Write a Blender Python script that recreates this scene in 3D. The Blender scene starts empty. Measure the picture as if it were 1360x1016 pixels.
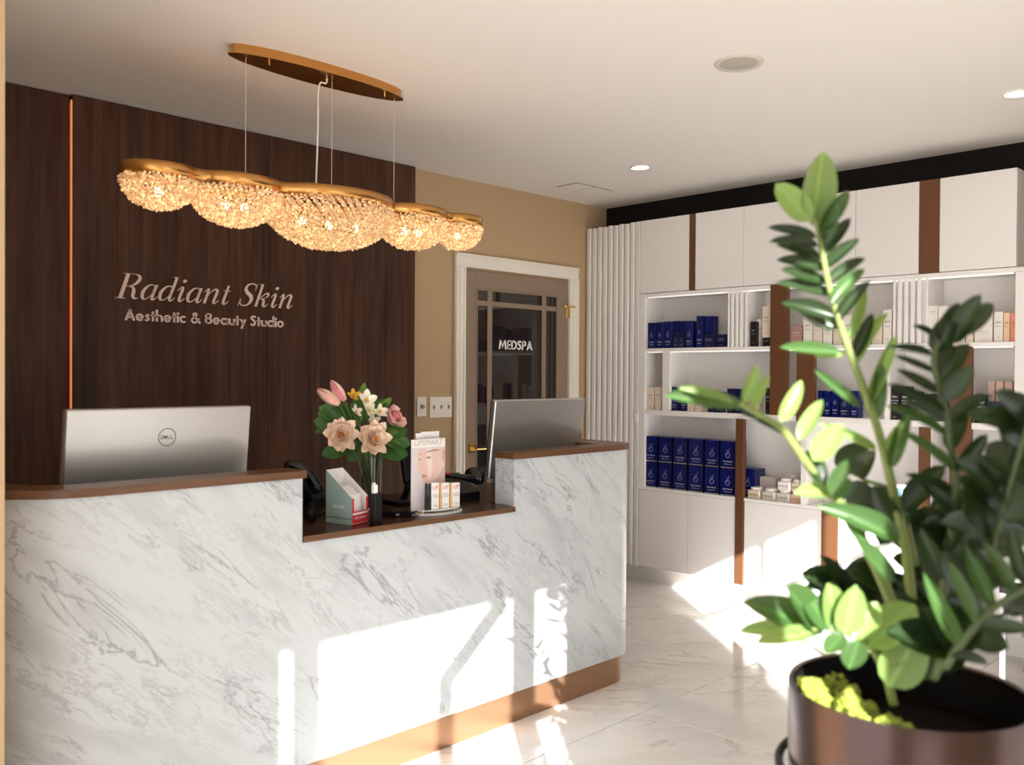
import bpy, bmesh, math, random
from mathutils import Vector, Matrix, Euler, noise
random.seed(7)
C = bpy.context.scene.collection
sc = bpy.context.scene
V = Vector
# ------------------------------------------------------------------ camera
F_PX = 1197.34; CX, CY = 680.0, 508.0
YAW, PITCH, ROLL = math.radians(44.878), math.radians(-0.5505), math.radians(0.3497)
CAM = V((0, 0, 1.405))
fw = V((math.sin(YAW)*math.cos(PITCH), math.cos(YAW)*math.cos(PITCH), math.sin(PITCH)))
rt0 = V((math.cos(YAW), -math.sin(YAW), 0)); up0 = rt0.cross(fw)
rt = rt0*math.cos(ROLL) + up0*math.sin(ROLL); up = up0*math.cos(ROLL) - rt0*math.sin(ROLL)
cd = bpy.data.cameras.new('camera'); cam = bpy.data.objects.new('camera', cd); C.objects.link(cam)
cd.sensor_width = 36; cd.lens = F_PX/1360*36; cd.clip_start = .05; cd.clip_end = 200
m = Matrix.Identity(4)
for i in range(3): m[i][0], m[i][1], m[i][2], m[i][3] = rt[i], up[i], -fw[i], CAM[i]
cam.matrix_world = m; sc.camera = cam
cd.dof.use_dof = True; cd.dof.focus_distance = 4.7; cd.dof.aperture_fstop = 3.8
# ------------------------------------------------------------------ light and exposure
sc.view_settings.view_transform = 'Standard'; sc.view_settings.look = 'None'
sc.view_settings.exposure = -0.05; sc.view_settings.gamma = 1.0; sc.view_settings.use_curve_mapping = False
SKY = 2.3; SUN = 23.0
w = bpy.data.worlds.new('sky'); sc.world = w; w.use_nodes = True
bg = w.node_tree.nodes['Background']; bg.inputs[0].default_value = (.92, .945, 1.0, 1); bg.inputs[1].default_value = SKY
sl = bpy.data.lights.new('sun', 'SUN'); sl.energy = SUN; sl.angle = math.radians(.4); sl.color = (1, .975, .955)
so = bpy.data.objects.new('sun', sl); C.objects.link(so)
SUND = V((.82, 1, -.55)).normalized()
so.rotation_euler = SUND.to_track_quat('-Z', 'Y').to_euler(); so.location = (-3, -4, 5)
sc.cycles.max_bounces = 10; sc.cycles.diffuse_bounces = 6; sc.cycles.glossy_bounces = 4
sc.cycles.use_denoising = True; sc.cycles.sample_clamp_indirect = 40; sc.cycles.blur_glossy = 0.35

# ------------------------------------------------------------------ helpers
def ray(x, y): return fw + rt*((x-CX)/F_PX) + up*((CY-y)/F_PX)
def on(ax, val, x, y):
    d = ray(x, y); i = 'xyz'.index(ax); return CAM + d*((val-CAM[i])/d[i])
def at(x, y, depth): return CAM + ray(x, y)*depth
ORG = {}
def setp(o, label=None, cat=None, group=None, kind=None):
    if label: o['label'] = label
    if cat: o['category'] = cat
    if group: o['group'] = group
    if kind: o['kind'] = kind
    return o
def thing(name, label, cat, loc, group=None):
    o = bpy.data.objects.new(name, None); C.objects.link(o); o.location = loc; o.empty_display_size = .05
    ORG[o] = V(loc); return setp(o, label, cat, group)
def mesh_obj(name, verts, faces, mat, parent=None, smooth=False, mats=None, midx=None):
    me = bpy.data.meshes.new(name); org = ORG[parent] if parent else None
    if org is None:
        if verts:
            xs = [v[0] for v in verts]; ys = [v[1] for v in verts]; zs = [v[2] for v in verts]
            org = V(((min(xs)+max(xs))/2, (min(ys)+max(ys))/2, min(zs)))
        else: org = V((0, 0, 0))
    me.from_pydata([tuple(V(v)-org) for v in verts], [], faces)
    if mats:
        for mm in mats: me.materials.append(mm)
        for p, i in zip(me.polygons, midx): p.material_index = i
    else: me.materials.append(mat)
    if smooth: me.polygons.foreach_set('use_smooth', [True]*len(me.polygons))
    me.update()
    o = bpy.data.objects.new(name, me); C.objects.link(o); ORG[o] = org
    if parent: o.parent = parent
    else: o.location = org
    return o
class MB:
    def __init__(s): s.v = []; s.f = []
    def add(s, vs, fs):
        n = len(s.v); s.v += [V(v) for v in vs]; s.f += [tuple(i+n for i in f) for f in fs]; return s
    def box(s, x0, y0, z0, x1, y1, z1, b=0.0, M=None):
        x0, x1 = min(x0, x1), max(x0, x1); y0, y1 = min(y0, y1), max(y0, y1); z0, z1 = min(z0, z1), max(z0, z1)
        b = min(b, (x1-x0)*.45, (y1-y0)*.45, (z1-z0)*.45)
        if b <= 0:
            vs = [(x, y, z) for z in (z0, z1) for y in (y0, y1) for x in (x0, x1)]
            fs = [(0, 2, 3, 1), (4, 5, 7, 6), (0, 1, 5, 4), (2, 6, 7, 3), (0, 4, 6, 2), (1, 3, 7, 5)]
        else:
            bm = bmesh.new(); bmesh.ops.create_cube(bm, size=1)
            for v in bm.verts: v.co = V(((x0+x1)/2+v.co.x*(x1-x0), (y0+y1)/2+v.co.y*(y1-y0), (z0+z1)/2+v.co.z*(z1-z0)))
            bmesh.ops.bevel(bm, geom=bm.edges[:], offset=b, segments=1, affect='EDGES', profile=.5)
            bm.verts.index_update(); vs = [v.co.copy() for v in bm.verts]; fs = [tuple(v.index for v in f.verts) for f in bm.faces]; bm.free()
        if M: vs = [M @ V(v) for v in vs]
        return s.add(vs, fs)
    def prism(s, poly, z0, z1, M=None, cap=True):     # poly in xy (ccw)
        n = len(poly)
        vs = [(p[0], p[1], z0) for p in poly]+[(p[0], p[1], z1) for p in poly]
        fs = [(i, (i+1) % n, (i+1) % n+n, i+n) for i in range(n)]
        if cap: fs += [tuple(range(n-1, -1, -1)), tuple(range(n, 2*n))]
        if M: vs = [M @ V(v) for v in vs]
        return s.add(vs, fs)
    def lathe(s, prof, c=(0, 0, 0), n=32, M=None, close=False):   # prof [(r,z)]
        vs = []; fs = []; k = len(prof)
        for i in range(n):
            a = 2*math.pi*i/n
            for r, z in prof: vs.append((c[0]+r*math.cos(a), c[1]+r*math.sin(a), c[2]+z))
        for i in range(n):
            j = (i+1) % n
            for q in range(k-1): fs.append((i*k+q, j*k+q, j*k+q+1, i*k+q+1))
        if close:
            fs.append(tuple(i*k for i in range(n-1, -1, -1))); fs.append(tuple(i*k+k-1 for i in range(n)))
        if M: vs = [M @ V(v) for v in vs]
        return s.add(vs, fs)
    def tube(s, pts, rad, n=8, cap=True):
        pts = [V(p) for p in pts]; k = len(pts)
        rad = rad if isinstance(rad, (list, tuple)) else [rad]*k
        vs = []; fs = []; prev = None
        for i, p in enumerate(pts):
            t = (pts[min(i+1, k-1)]-pts[max(i-1, 0)]).normalized()
            if prev is None: a = t.orthogonal().normalized()
            else: a = (prev - t*prev.dot(t)).normalized()
            prev = a; b = t.cross(a)
            for j in range(n):
                q = 2*math.pi*j/n; vs.append(p+(a*math.cos(q)+b*math.sin(q))*rad[i])
        for i in range(k-1):
            for j in range(n): fs.append((i*n+j, i*n+(j+1) % n, (i+1)*n+(j+1) % n, (i+1)*n+j))
        if cap: fs += [tuple(range(n-1, -1, -1)), tuple(range((k-1)*n, k*n))]
        return s.add(vs, fs)
    def sphere(s, c, r, seg=16, ring=10, M=None):
        r = r if isinstance(r, (list, tuple)) else (r, r, r)
        prof = [(math.sin(math.pi*i/ring), -math.cos(math.pi*i/ring)) for i in range(ring+1)]
        vs = []; fs = []; k = ring+1
        for i in range(seg):
            a = 2*math.pi*i/seg
            for q, z in prof: vs.append(V((q*math.cos(a)*r[0], q*math.sin(a)*r[1], z*r[2])))
        for i in range(seg):
            j = (i+1) % seg
            for q in range(ring): fs.append((i*k+q, j*k+q, j*k+q+1, i*k+q+1))
        if M: vs = [M @ v for v in vs]
        return s.add([v+V(c) for v in vs], fs)
    def build(s, name, mat, parent=None, smooth=False): return mesh_obj(name, s.v, s.f, mat, parent, smooth)
def smooth_by_angle(o, deg=35):
    me = o.data
    bm = bmesh.new(); bm.from_mesh(me); bmesh.ops.remove_doubles(bm, verts=bm.verts[:], dist=1e-6); lim = math.radians(deg)
    for f in bm.faces: f.smooth = True
    for e in bm.edges:
        e.smooth = not (len(e.link_faces) == 2 and e.calc_face_angle(0) > lim)
    bm.to_mesh(me); bm.free(); return o
def cat(pts, n=6):       # catmull-rom
    pts = [V(p) for p in pts]; out = []
    P = [pts[0]*2-pts[1]]+pts+[pts[-1]*2-pts[-2]]
    for i in range(1, len(P)-2):
        for k in range(n):
            t = k/n; a, b, c, d = P[i-1], P[i], P[i+1], P[i+2]
            out.append(.5*((2*b)+(c-a)*t+(2*a-5*b+4*c-d)*t*t+(3*b-a-3*c+d)*t**3))
    return out+[pts[-1]]
# ------------------------------------------------------------------ materials
MC = {}
def mat(name, col, rough=.5, metal=0, spec=.5, emit=None, es=0, trans=0, ior=1.45, bump=None, coat=0, var=None):
    if name in MC: return MC[name]
    M = bpy.data.materials.new(name); M.use_nodes = True; nt = M.node_tree; b = nt.nodes['Principled BSDF']
    b.inputs['Base Color'].default_value = (*col, 1); b.inputs['Roughness'].default_value = rough; b.inputs['Metallic'].default_value = metal
    b.inputs['Specular IOR Level'].default_value = spec; b.inputs['Transmission Weight'].default_value = trans; b.inputs['IOR'].default_value = ior
    b.inputs['Coat Weight'].default_value = coat
    if emit: b.inputs['Emission Color'].default_value = (*emit, 1); b.inputs['Emission Strength'].default_value = es
    N = nt.nodes; L = nt.links
    if bump or var:
        g = N.new('ShaderNodeNewGeometry'); nz = N.new('ShaderNodeTexNoise'); nz.inputs['Scale'].default_value = (bump or (80, 0))[0]; nz.inputs['Detail'].default_value = 4
        L.new(g.outputs['Position'], nz.inputs['Vector'])
        if bump:
            bp = N.new('ShaderNodeBump'); bp.inputs['Strength'].default_value = bump[1]; bp.inputs['Distance'].default_value = .002
            L.new(nz.outputs['Fac'], bp.inputs['Height']); L.new(bp.outputs['Normal'], b.inputs['Normal'])
        if var:
            n2 = N.new('ShaderNodeTexNoise'); n2.inputs['Scale'].default_value = var[0]; n2.inputs['Detail'].default_value = 3; L.new(g.outputs['Position'], n2.inputs['Vector'])
            mx = N.new('ShaderNodeMix'); mx.data_type = 'RGBA'; mx.inputs['A'].default_value = (*col, 1); mx.inputs['B'].default_value = (*[c*var[1] for c in col], 1)
            L.new(n2.outputs['Fac'], mx.inputs['Factor']); L.new(mx.outputs['Result'], b.inputs['Base Color'])
    MC[name] = M; return M
def marble(name, base, vein, rot, scale=1.0, rough=.15, amount=1.0, per_obj=False):
    M = bpy.data.materials.new(name); M.use_nodes = True; nt = M.node_tree; N = nt.nodes; L = nt.links; b = N['Principled BSDF']
    g = N.new('ShaderNodeNewGeometry'); mp = N.new('ShaderNodeMapping'); mp.vector_type = 'POINT'; mp.inputs['Rotation'].default_value = rot
    src = g.outputs['Position']
    if per_obj:
        oi = N.new('ShaderNodeObjectInfo'); va = N.new('ShaderNodeVectorMath'); va.operation = 'MULTIPLY_ADD'
        L.new(oi.outputs['Random'], va.inputs[0]); va.inputs[1].default_value = (37, 19, 23); L.new(g.outputs['Position'], va.inputs[2]); src = va.outputs[0]
    L.new(src, mp.inputs['Vector'])
    mp2 = N.new('ShaderNodeMapping'); mp2.inputs['Scale'].default_value = (.55*scale, 1.0*scale, 2.3*scale) if not per_obj else (.6*scale, 2.0*scale, 1); L.new(mp.outputs[0], mp2.inputs['Vector'])
    def ridge(sc_, dist, wid, detail, off):
        mo = N.new('ShaderNodeVectorMath'); mo.operation = 'ADD'; mo.inputs[1].default_value = off; L.new(mp2.outputs[0], mo.inputs[0])
        nz = N.new('ShaderNodeTexNoise'); nz.inputs['Scale'].default_value = sc_; nz.inputs['Detail'].default_value = detail; nz.inputs['Roughness'].default_value = .62; nz.inputs['Distortion'].default_value = dist
        L.new(mo.outputs[0], nz.inputs['Vector'])
        s_ = N.new('ShaderNodeMath'); s_.operation = 'SUBTRACT'; s_.inputs[1].default_value = .5; L.new(nz.outputs['Fac'], s_.inputs[0])
        a_ = N.new('ShaderNodeMath'); a_.operation = 'ABSOLUTE'; L.new(s_.outputs[0], a_.inputs[0])
        mr = N.new('ShaderNodeMapRange'); mr.interpolation_type = 'SMOOTHSTEP'; mr.inputs[1].default_value = 0; mr.inputs[2].default_value = wid; mr.inputs[3].default_value = 1; mr.inputs[4].default_value = 0
        L.new(a_.outputs[0], mr.inputs[0]); return mr.outputs[0]
    def mask(sc_, lo, hi, off):
        mo = N.new('ShaderNodeVectorMath'); mo.operation = 'ADD'; mo.inputs[1].default_value = off; L.new(mp2.outputs[0], mo.inputs[0])
        nz = N.new('ShaderNodeTexNoise'); nz.inputs['Scale'].default_value = sc_; nz.inputs['Detail'].default_value = 3; L.new(mo.outputs[0], nz.inputs['Vector'])
        mr = N.new('ShaderNodeMapRange'); mr.interpolation_type = 'SMOOTHSTEP'; mr.inputs[1].default_value = lo; mr.inputs[2].default_value = hi; L.new(nz.outputs['Fac'], mr.inputs[0]); return mr.outputs[0]
    def mul(a, b_, k=1.0):
        q = N.new('ShaderNodeMath'); q.operation = 'MULTIPLY'; L.new(a, q.inputs[0])
        if b_ is None: q.inputs[1].default_value = k
        else: L.new(b_, q.inputs[1])
        return q.outputs[0]
    def mx(a, b_):
        q = N.new('ShaderNodeMath'); q.operation = 'MAXIMUM'; L.new(a, q.inputs[0]); L.new(b_, q.inputs[1]); return q.outputs[0]
    v1 = mul(ridge(1.7, .6, .022, 9, (0, 0, 0)), mask(2.2, .44, .6, (5, 1, 2)))
    v2 = mul(mul(ridge(4.2, .5, .035, 8, (3, 7, 1)), mask(1.5, .46, .62, (1, 3, 9))), None, .6)
    v3 = mul(mask(2.4, .47, .74, (8, 2, 4)), None, .42)
    v4 = mul(mul(ridge(9, .4, .05, 6, (9, 2, 1)), mask(2.0, .5, .6, (4, 4, 4))), None, .35)
    tot = mul(mx(mx(v1, v2), mx(v3, v4)), None, amount)
    m_ = N.new('ShaderNodeMix'); m_.data_type = 'RGBA'; m_.inputs['A'].default_value = (*base, 1); m_.inputs['B'].default_value = (*vein, 1)
    L.new(tot, m_.inputs['Factor']); L.new(m_.outputs['Result'], b.inputs['Base Color']); b.inputs['Roughness'].default_value = rough
    MC[name] = M; return M
def wood(name, dark, light, axis=2, scale=1.0, rough=.4, spec=.4):
    M = bpy.data.materials.new(name); M.use_nodes = True; nt = M.node_tree; N = nt.nodes; L = nt.links; b = N['Principled BSDF']
    g = N.new('ShaderNodeNewGeometry'); mp = N.new('ShaderNodeMapping'); s_ = [26*scale]*3; s_[axis] = 1.3*scale; mp.inputs['Scale'].default_value = s_
    L.new(g.outputs['Position'], mp.inputs['Vector'])
    nz = N.new('ShaderNodeTexNoise'); nz.inputs['Scale'].default_value = 1; nz.inputs['Detail'].default_value = 6; nz.inputs['Roughness'].default_value = .62; nz.inputs['Distortion'].default_value = .5; L.new(mp.outputs[0], nz.inputs['Vector'])
    mp2 = N.new('ShaderNodeMapping'); s2 = [90*scale]*3; s2[axis] = 3*scale; mp2.inputs['Scale'].default_value = s2; L.new(g.outputs['Position'], mp2.inputs['Vector'])
    n2 = N.new('ShaderNodeTexNoise'); n2.inputs['Scale'].default_value = 1; n2.inputs['Detail'].default_value = 3; L.new(mp2.outputs[0], n2.inputs['Vector'])
    n3 = N.new('ShaderNodeTexNoise'); n3.inputs['Scale'].default_value = .9; n3.inputs['Detail'].default_value = 2
    mp3 = N.new('ShaderNodeMapping'); s3 = [3.5]*3; s3[axis] = .7; mp3.inputs['Scale'].default_value = s3; L.new(g.outputs['Position'], mp3.inputs['Vector']); L.new(mp3.outputs[0], n3.inputs['Vector'])
    q = N.new('ShaderNodeMath'); q.operation = 'MULTIPLY_ADD'; q.inputs[1].default_value = .45; L.new(n2.outputs['Fac'], q.inputs[0]); L.new(nz.outputs['Fac'], q.inputs[2])
    q2 = N.new('ShaderNodeMath'); q2.operation = 'MULTIPLY_ADD'; q2.inputs[1].default_value = .6; L.new(n3.outputs['Fac'], q2.inputs[0]); L.new(q.outputs[0], q2.inputs[2])
    mr = N.new('ShaderNodeMapRange'); mr.inputs[1].default_value = .7; mr.inputs[2].default_value = 1.35; L.new(q2.outputs[0], mr.inputs[0])
    m_ = N.new('ShaderNodeMix'); m_.data_type = 'RGBA'; m_.inputs['A'].default_value = (*dark, 1); m_.inputs['B'].default_value = (*light, 1)
    L.new(mr.outputs[0], m_.inputs['Factor']); L.new(m_.outputs['Result'], b.inputs['Base Color']); b.inputs['Roughness'].default_value = rough; b.inputs['Specular IOR Level'].default_value = spec
    MC[name] = M; return M
M_ceil = mat('ceiling_paint', (.80, .765, .72), .8, spec=.2, bump=(60, .05))
M_beige = mat('beige_wall_paint', (.50, .36, .215), .75, spec=.2, bump=(90, .05))
M_outer = mat('room_wall_paint', (.62, .55, .45), .8)
M_dark = mat('near_black_wall', (.012, .009, .008), .7, spec=.2)  # near-black right wall, showing as the band above the cabinets
M_white = mat('satin_white_lacquer', (.81, .79, .765), .38)
M_whites = mat('satin_white_shelf', (.84, .82, .80), .45)
M_trim = mat('cream_trim_paint', (.86, .82, .74), .4)
M_bronze = mat('bronze_laminate', (.155, .066, .029), .42, metal=.25, bump=(150, .04))
M_toe = mat('copper_toe_kick', (.34, .19, .105), .34, metal=.6)
M_gold = mat('brushed_gold', (.66, .34, .105), .28, metal=1)
M_brass = mat('polished_brass', (.85, .6, .22), .15, metal=1)
M_marble = marble('counter_marble', (.54, .575, .595), (.18, .175, .19), (0, math.radians(-42), 0), 2.0, .3, .62)
M_tile = marble('floor_marble', (.82, .80, .77), (.42, .38, .33), (0, 0, .6),   .8, .07, .42, per_obj=True)
M_grout = mat('grout', (.45, .42, .38), .8)
M_walnut = wood('walnut_panelling', (.019, .0082, .0045), (.125, .054, .030), rough=.5, spec=.25)
M_ledge = wood('walnut_counter_ledge', (.055, .022, .010), (.20, .096, .044), axis=0, rough=.35)
M_top = wood('worktop_painted_reflection', (.022, .009, .005), (.06, .027, .015), axis=0, rough=.25)  # ledge walnut darkened; the wall's dark reflection is put into the colour
M_door = mat('taupe_door_paint', (.28, .205, .15), .45)
M_glassd = mat('dark_door_glass', (.02, .014, .011), .03, spec=.6, coat=.3)  # near-black pane stands in for the dark room behind the door
M_silver = mat('silver_monitor_shell', (.54, .53, .515), .30, metal=.8)
M_screen = mat('monitor_screen_black', (.01, .01, .012), .2)
M_blk = mat('black_plastic', (.008, .008, .009), .45, spec=.25)
M_blks = mat('black_gloss_plastic', (.008, .008, .009), .12)
M_text = mat('sign_lettering', (.86, .70, .64), .5)
M_textw = mat('white_lettering', (.9, .88, .86), .5, emit=(1, 1, 1), es=.0)
M_print = mat('printed_white_text', (.75, .77, .80), .5); M_logo = mat('silver_blue_logo', (.28, .33, .50), .4)
M_printd = mat('printed_dark_text', (.06, .05, .05), .5)
M_crystal = None
M_paperw = mat('white_card', (.85, .84, .82), .6)
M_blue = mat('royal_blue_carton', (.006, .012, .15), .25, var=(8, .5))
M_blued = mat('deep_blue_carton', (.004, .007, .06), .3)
M_bsilv = mat('silver_seam', (.55, .55, .58), .3, metal=.8)
M_cream = mat('cream_carton', (.75, .66, .54), .55)
M_wcart = mat('white_carton', (.80, .76, .71), .55)
M_bcart = mat('black_carton', (.010, .009, .008), .4)
M_pink = mat('dusty_pink_carton', (.42, .24, .20), .5)
M_peach = mat('peach_carton', (.80, .55, .38), .5)
M_salmon = mat('salmon_carton', (.78, .30, .20), .5)
M_blush = mat('blush_carton', (.66, .48, .40), .5)
M_copper = mat('copper_foil_carton', (.55, .22, .14), .35, metal=.4)
M_led = mat('warm_led', (1, .5, .3), .5, emit=(1, .18, .04), es=.42)
M_ledw = mat('shelf_led', (1, 1, 1), .5, emit=(1, .88, .80), es=.6)
M_lamp = mat('downlight_glow', (1, 1, 1), .5, emit=(1, .92, .80), es=110)
M_soil = mat('potting_soil', (.005, .004, .003), .95, spec=.1)
M_moss = mat('preserved_moss', (.36, .44, .06), .8, var=(90, .4))
M_pot = mat('bronze_planter_metal', (.085, .056, .050), .28, metal=.92)
M_pave = mat('pavement', (.45, .43, .40), .8)
# ------------------------------------------------------------------ room shell
H = 2.6; XW = 5.08; YB = 4.145; YF = -.73; XL = -1.3
def struct(o): o['kind'] = 'structure'; return o
def sbox(name, a, b, m_): return struct(MB().box(*a, *b).build(name, m_))
fl = sbox('floor', (XL, YF-.15, -.06), (XW, YB, -.004), M_grout)
xs = [3.05+.81*k for k in range(-7, 4)]; ys = [2.26+.80*k for k in range(-4, 4)]
for i in range(len(xs)-1):
    for j in range(len(ys)-1):
        x0, x1 = max(xs[i], XL)+.0016, min(xs[i+1], XW)-.0016; y0, y1 = max(ys[j], YF-.1)+.0016, min(ys[j+1], YB)-.0016
        if x1-x0 > .02 and y1-y0 > .02:
            MB().box(x0, y0, -.012, x1, y1, 0, .0012).build('tile', M_tile, fl)
sbox('ceiling', (XL, YF-.15, H), (XW+.1, YB+.1, H+.1), M_ceil)
sbox('wall_back', (.5, YB, 0), (XW+.1, YB+.12, H), M_beige)
sbox('wall_right', (XW, YF, 0), (XW+.12, YB, H), M_dark)
sbox('wall_left', (XL-.12, YF-.15, 0), (XL, 2.36, .1), M_outer); sbox('trim_9', (XL-.12, YF-.15, 2.5), (XL, 2.36, H), M_outer)  # these pieces frame an unseen opening, added to brighten the far cabinets
sbox('trim_10', (XL-.12, YF-.15, .1), (XL, .1, 2.5), M_outer); sbox('trim_11', (XL-.12, 2.28, .1), (XL, 2.36, 2.5), M_outer)
sbox('wall_partition', (XL, 2.36, 0), (.655, 2.50, H), M_beige)
sbox('wall_side', (.53, 2.50, 0), (.655, YB, H), M_beige)
# shopfront wall behind the viewpoint: piers, header and mullions that shape the sunlight
ZH = 2.318
def pier(x0, x1, nm='wall_front', z1=ZH, m_=M_outer): return sbox(nm, (x0, YF-.025, 0), (x1, YF, z1), m_)
dx = -2.677
pier(XL, 1.483+dx); pier(1.529+dx, 1.63+dx, 'trim_1'); pier(2.528+dx, 2.653+dx, 'trim_2'); pier(2.85+dx, 4.18+dx); pier(2.75, XW)  # last pier is unseen, added to cut brightness on the near cabinets
sbox('trim_3', (XL, YF-.025, ZH), (XW, YF, H), M_outer)
for k, bx_ in enumerate((4.66+dx, 4.95+dx)): sbox('trim_%d' % (k+4), (bx_-.014, YF-.03, 0), (bx_+.014, YF-.0, ZH), M_blk)
sbox('trim_8', (1.503, YF-.03, 2.0), (2.75, YF, 2.026), M_blk)
sbox('ground', (-14, -22, -.25), (16, YF-.15, -.06), M_pave)  # unseen pavement, put in to bounce sunlight up to the ceiling
# unseen bent bar, added and shaped to cast a shadow on the counter
def strut():
    t = thing('shadow_strut', 'bent grey strut added outside the shopfront to cast a shadow', 'strut', (-.63, -.9, -.06))
    MB().tube([(-.629, -.9, -.06), (-.629, -.9, 2.16)], .034, 8).build('post', M_blk, t)
    MB().tube([(-.629, -.9, 2.15), (-.33, -.9, 2.40)], .034, 8).build('brace', M_blk, t)
strut()
# walnut panelling
wt = thing('wood_wall_panelling', 'dark walnut panelling with vertical grain covering the wall behind reception', 'panelling', (2.3, YB, 0))
MB().box(.655, 4.125, 0, 1.399, 4.144, H-.004, .002).build('panel', M_walnut, wt)
for a, b in ((1.40, 2.337), (2.3385, 3.282)): MB().box(a, 4.095, 0, b, 4.144, H-.004, .0015).build('panel', M_walnut, wt)
ls = MB().box(1.3982, 4.097, .0, 1.3998, 4.1245, H-.03).build('light_strip', M_led, wt)
bd = MB()
for i in range(150): bd.box(1.3962, 4.100, .9+i*.0112, 1.3981, 4.106, .9+i*.0112+.005)
bo = bd.build('led_beads', mat('led_bead', (1, .8, .7), .4, emit=(1, .42, .22), es=.8), ls)
bo['kind'] = 'stuff'
# ------------------------------------------------------------------ lettering engine
def arc(cx, cy, rx, ry, a0, a1, w_, n=22, wy=None):
    wy = w_ if wy is None else wy; out = []
    for i in range(n):
        A = math.radians(a0+(a1-a0)*i/n); B = math.radians(a0+(a1-a0)*(i+1)/n)
        out.append([(cx+rx*math.cos(A), cy+ry*math.sin(A)), (cx+rx*math.cos(B), cy+ry*math.sin(B)), (cx+(rx-w_)*math.cos(B), cy+(ry-wy)*math.sin(B)), (cx+(rx-w_)*math.cos(A), cy+(ry-wy)*math.sin(A))])
    return out
def bar(x0, y0, x1, y1): return [[(x0, y0), (x1, y0), (x1, y1), (x0, y1)]]
def rib(pts, ws, n=7, cv=True):
    P = cat([(p[0], p[1], 0) for p in pts], n) if cv and len(pts) > 2 else [V((p[0], p[1], 0)) for p in pts]
    k = len(P); m_ = len(pts)-1; L_ = []; R_ = []
    for i, p in enumerate(P):
        t = (P[min(i+1, k-1)]-P[max(i-1, 0)]).normalized(); nn = V((-t.y, t.x, 0)); u = i/(k-1)*m_; j = min(int(u), m_-1); w_ = ws[j]+(ws[j+1]-ws[j])*(u-j)
        L_.append(p+nn*w_/2); R_.append(p-nn*w_/2)
    return [[(L_[i].x, L_[i].y), (L_[i+1].x, L_[i+1].y), (R_[i+1].x, R_[i+1].y), (R_[i].x, R_[i].y)] for i in range(k-1)]
def dot(cx, cy, r): return [[(cx+r*math.cos(2*math.pi*i/16), cy+r*math.sin(2*math.pi*i/16)) for i in range(16)]]
W = .185; X = .62
SANS = {
 'A': (.86, [[(0, 0), (.2, 0), (.5, .8), (.43, 1), (.36, 1)], [(.66, 0), (.86, 0), (.5, 1), (.36, 1), (.36, .8)]]+bar(.2, .2, .66, .36)),
 'e': (.68, arc(.33, X/2, .33, .33, 12, 322, .17)+bar(.05, .245, .655, .36)),
 's': (.47, rib([(.39, .50), (.25, .555), (.13, .47), (.2, .36), (.30, .28), (.33, .16), (.2, .065), (.04, .13)], [.14, .15, .15, .17, .17, .15, .15, .14])),
 't': (.36, bar(.09, 0, .27, .88)+bar(0, .45, .36, .60)),
 'h': (.62, bar(0, 0, W, 1.05)+arc(.305, .35, .305, .27, 0, 180, .18, wy=.15)+bar(.425, 0, .61, .36)),
 'i': (.2, bar(0, 0, W, .60)+dot(.093, .80, .115)),
 'c': (.55, arc(.33, X/2, .33, .33, 48, 312, .17)),
 '&': (.86, rib([(.86, .02), (.5, .42), (.28, .68), (.27, .85), (.40, .92), (.52, .84), (.48, .68), (.22, .46), (.11, .27), (.24, .08), (.48, .10), (.66, .28), (.74, .46)], [.19, .18, .17, .15, .14, .15, .15, .17, .18, .17, .16, .15, .15])),
 'B': (.68, bar(0, 0, .19, 1)+arc(.35, .735, .29, .265, -90, 90, .18, wy=.15)+arc(.37, .285, .31, .285, -90, 90, .19, wy=.16)+bar(0, .85, .36, 1)+bar(0, .445, .38, .59)+bar(0, 0, .38, .155)),
 'a': (.70, arc(.33, X/2, .33, .33, 0, 360, .17, 32)+bar(.505, 0, .69, .60)),
 'u': (.61, bar(0, .25, W, .60)+arc(.3, .27, .3, .285, 180, 360, .18, wy=.16)+bar(.425, .0, .605, .60)),
 'y': (.62, [[(0, .60), (.21, .60), (.42, .12), (.31, -.02)], [(.42, .60), (.63, .60), (.27, -.30), (.07, -.30)]]),
 'S': (.58, rib([(.51, .82), (.34, .93), (.14, .84), (.14, .67), (.30, .54), (.43, .38), (.40, .16), (.22, .07), (.02, .19)], [.17, .16, .17, .18, .2, .18, .17, .16, .17])),
 'd': (.70, arc(.33, X/2, .33, .33, 0, 360, .17, 32)+bar(.505, 0, .69, 1.05)),
 'o': (.68, arc(.33, X/2, .33, .33, 0, 360, .17, 32)),
 'M': (1.05, [[(.0, 0), (.19, 0), (.30, 1), (.14, 1)], [(.86, 0), (1.05, 0), (.91, 1), (.75, 1)], [(.16, 1), (.32, 1), (.58, .25), (.525, .05), (.46, .25)], [(.73, 1), (.89, 1), (.59, .25), (.525, .05), (.47, .25)]]),
 'E': (.55, bar(0, 0, .19, 1)+bar(0, 0, .53, .16)+bar(0, .42, .50, .58)+bar(0, .84, .53, 1)),
 'D': (.78, bar(0, 0, .19, 1)+arc(.26, .5, .50, .5, -90, 90, .2, wy=.165)+bar(0, 0, .27, .165)+bar(0, .835, .27, 1)),
 'P': (.63, bar(0, 0, .19, 1)+arc(.33, .70, .29, .30, -90, 90, .18, wy=.15)+bar(0, .85, .34, 1)+bar(0, .40, .34, .55)),
 ' ': (.32, []),
}
h_ = .028; T = .115
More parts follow.
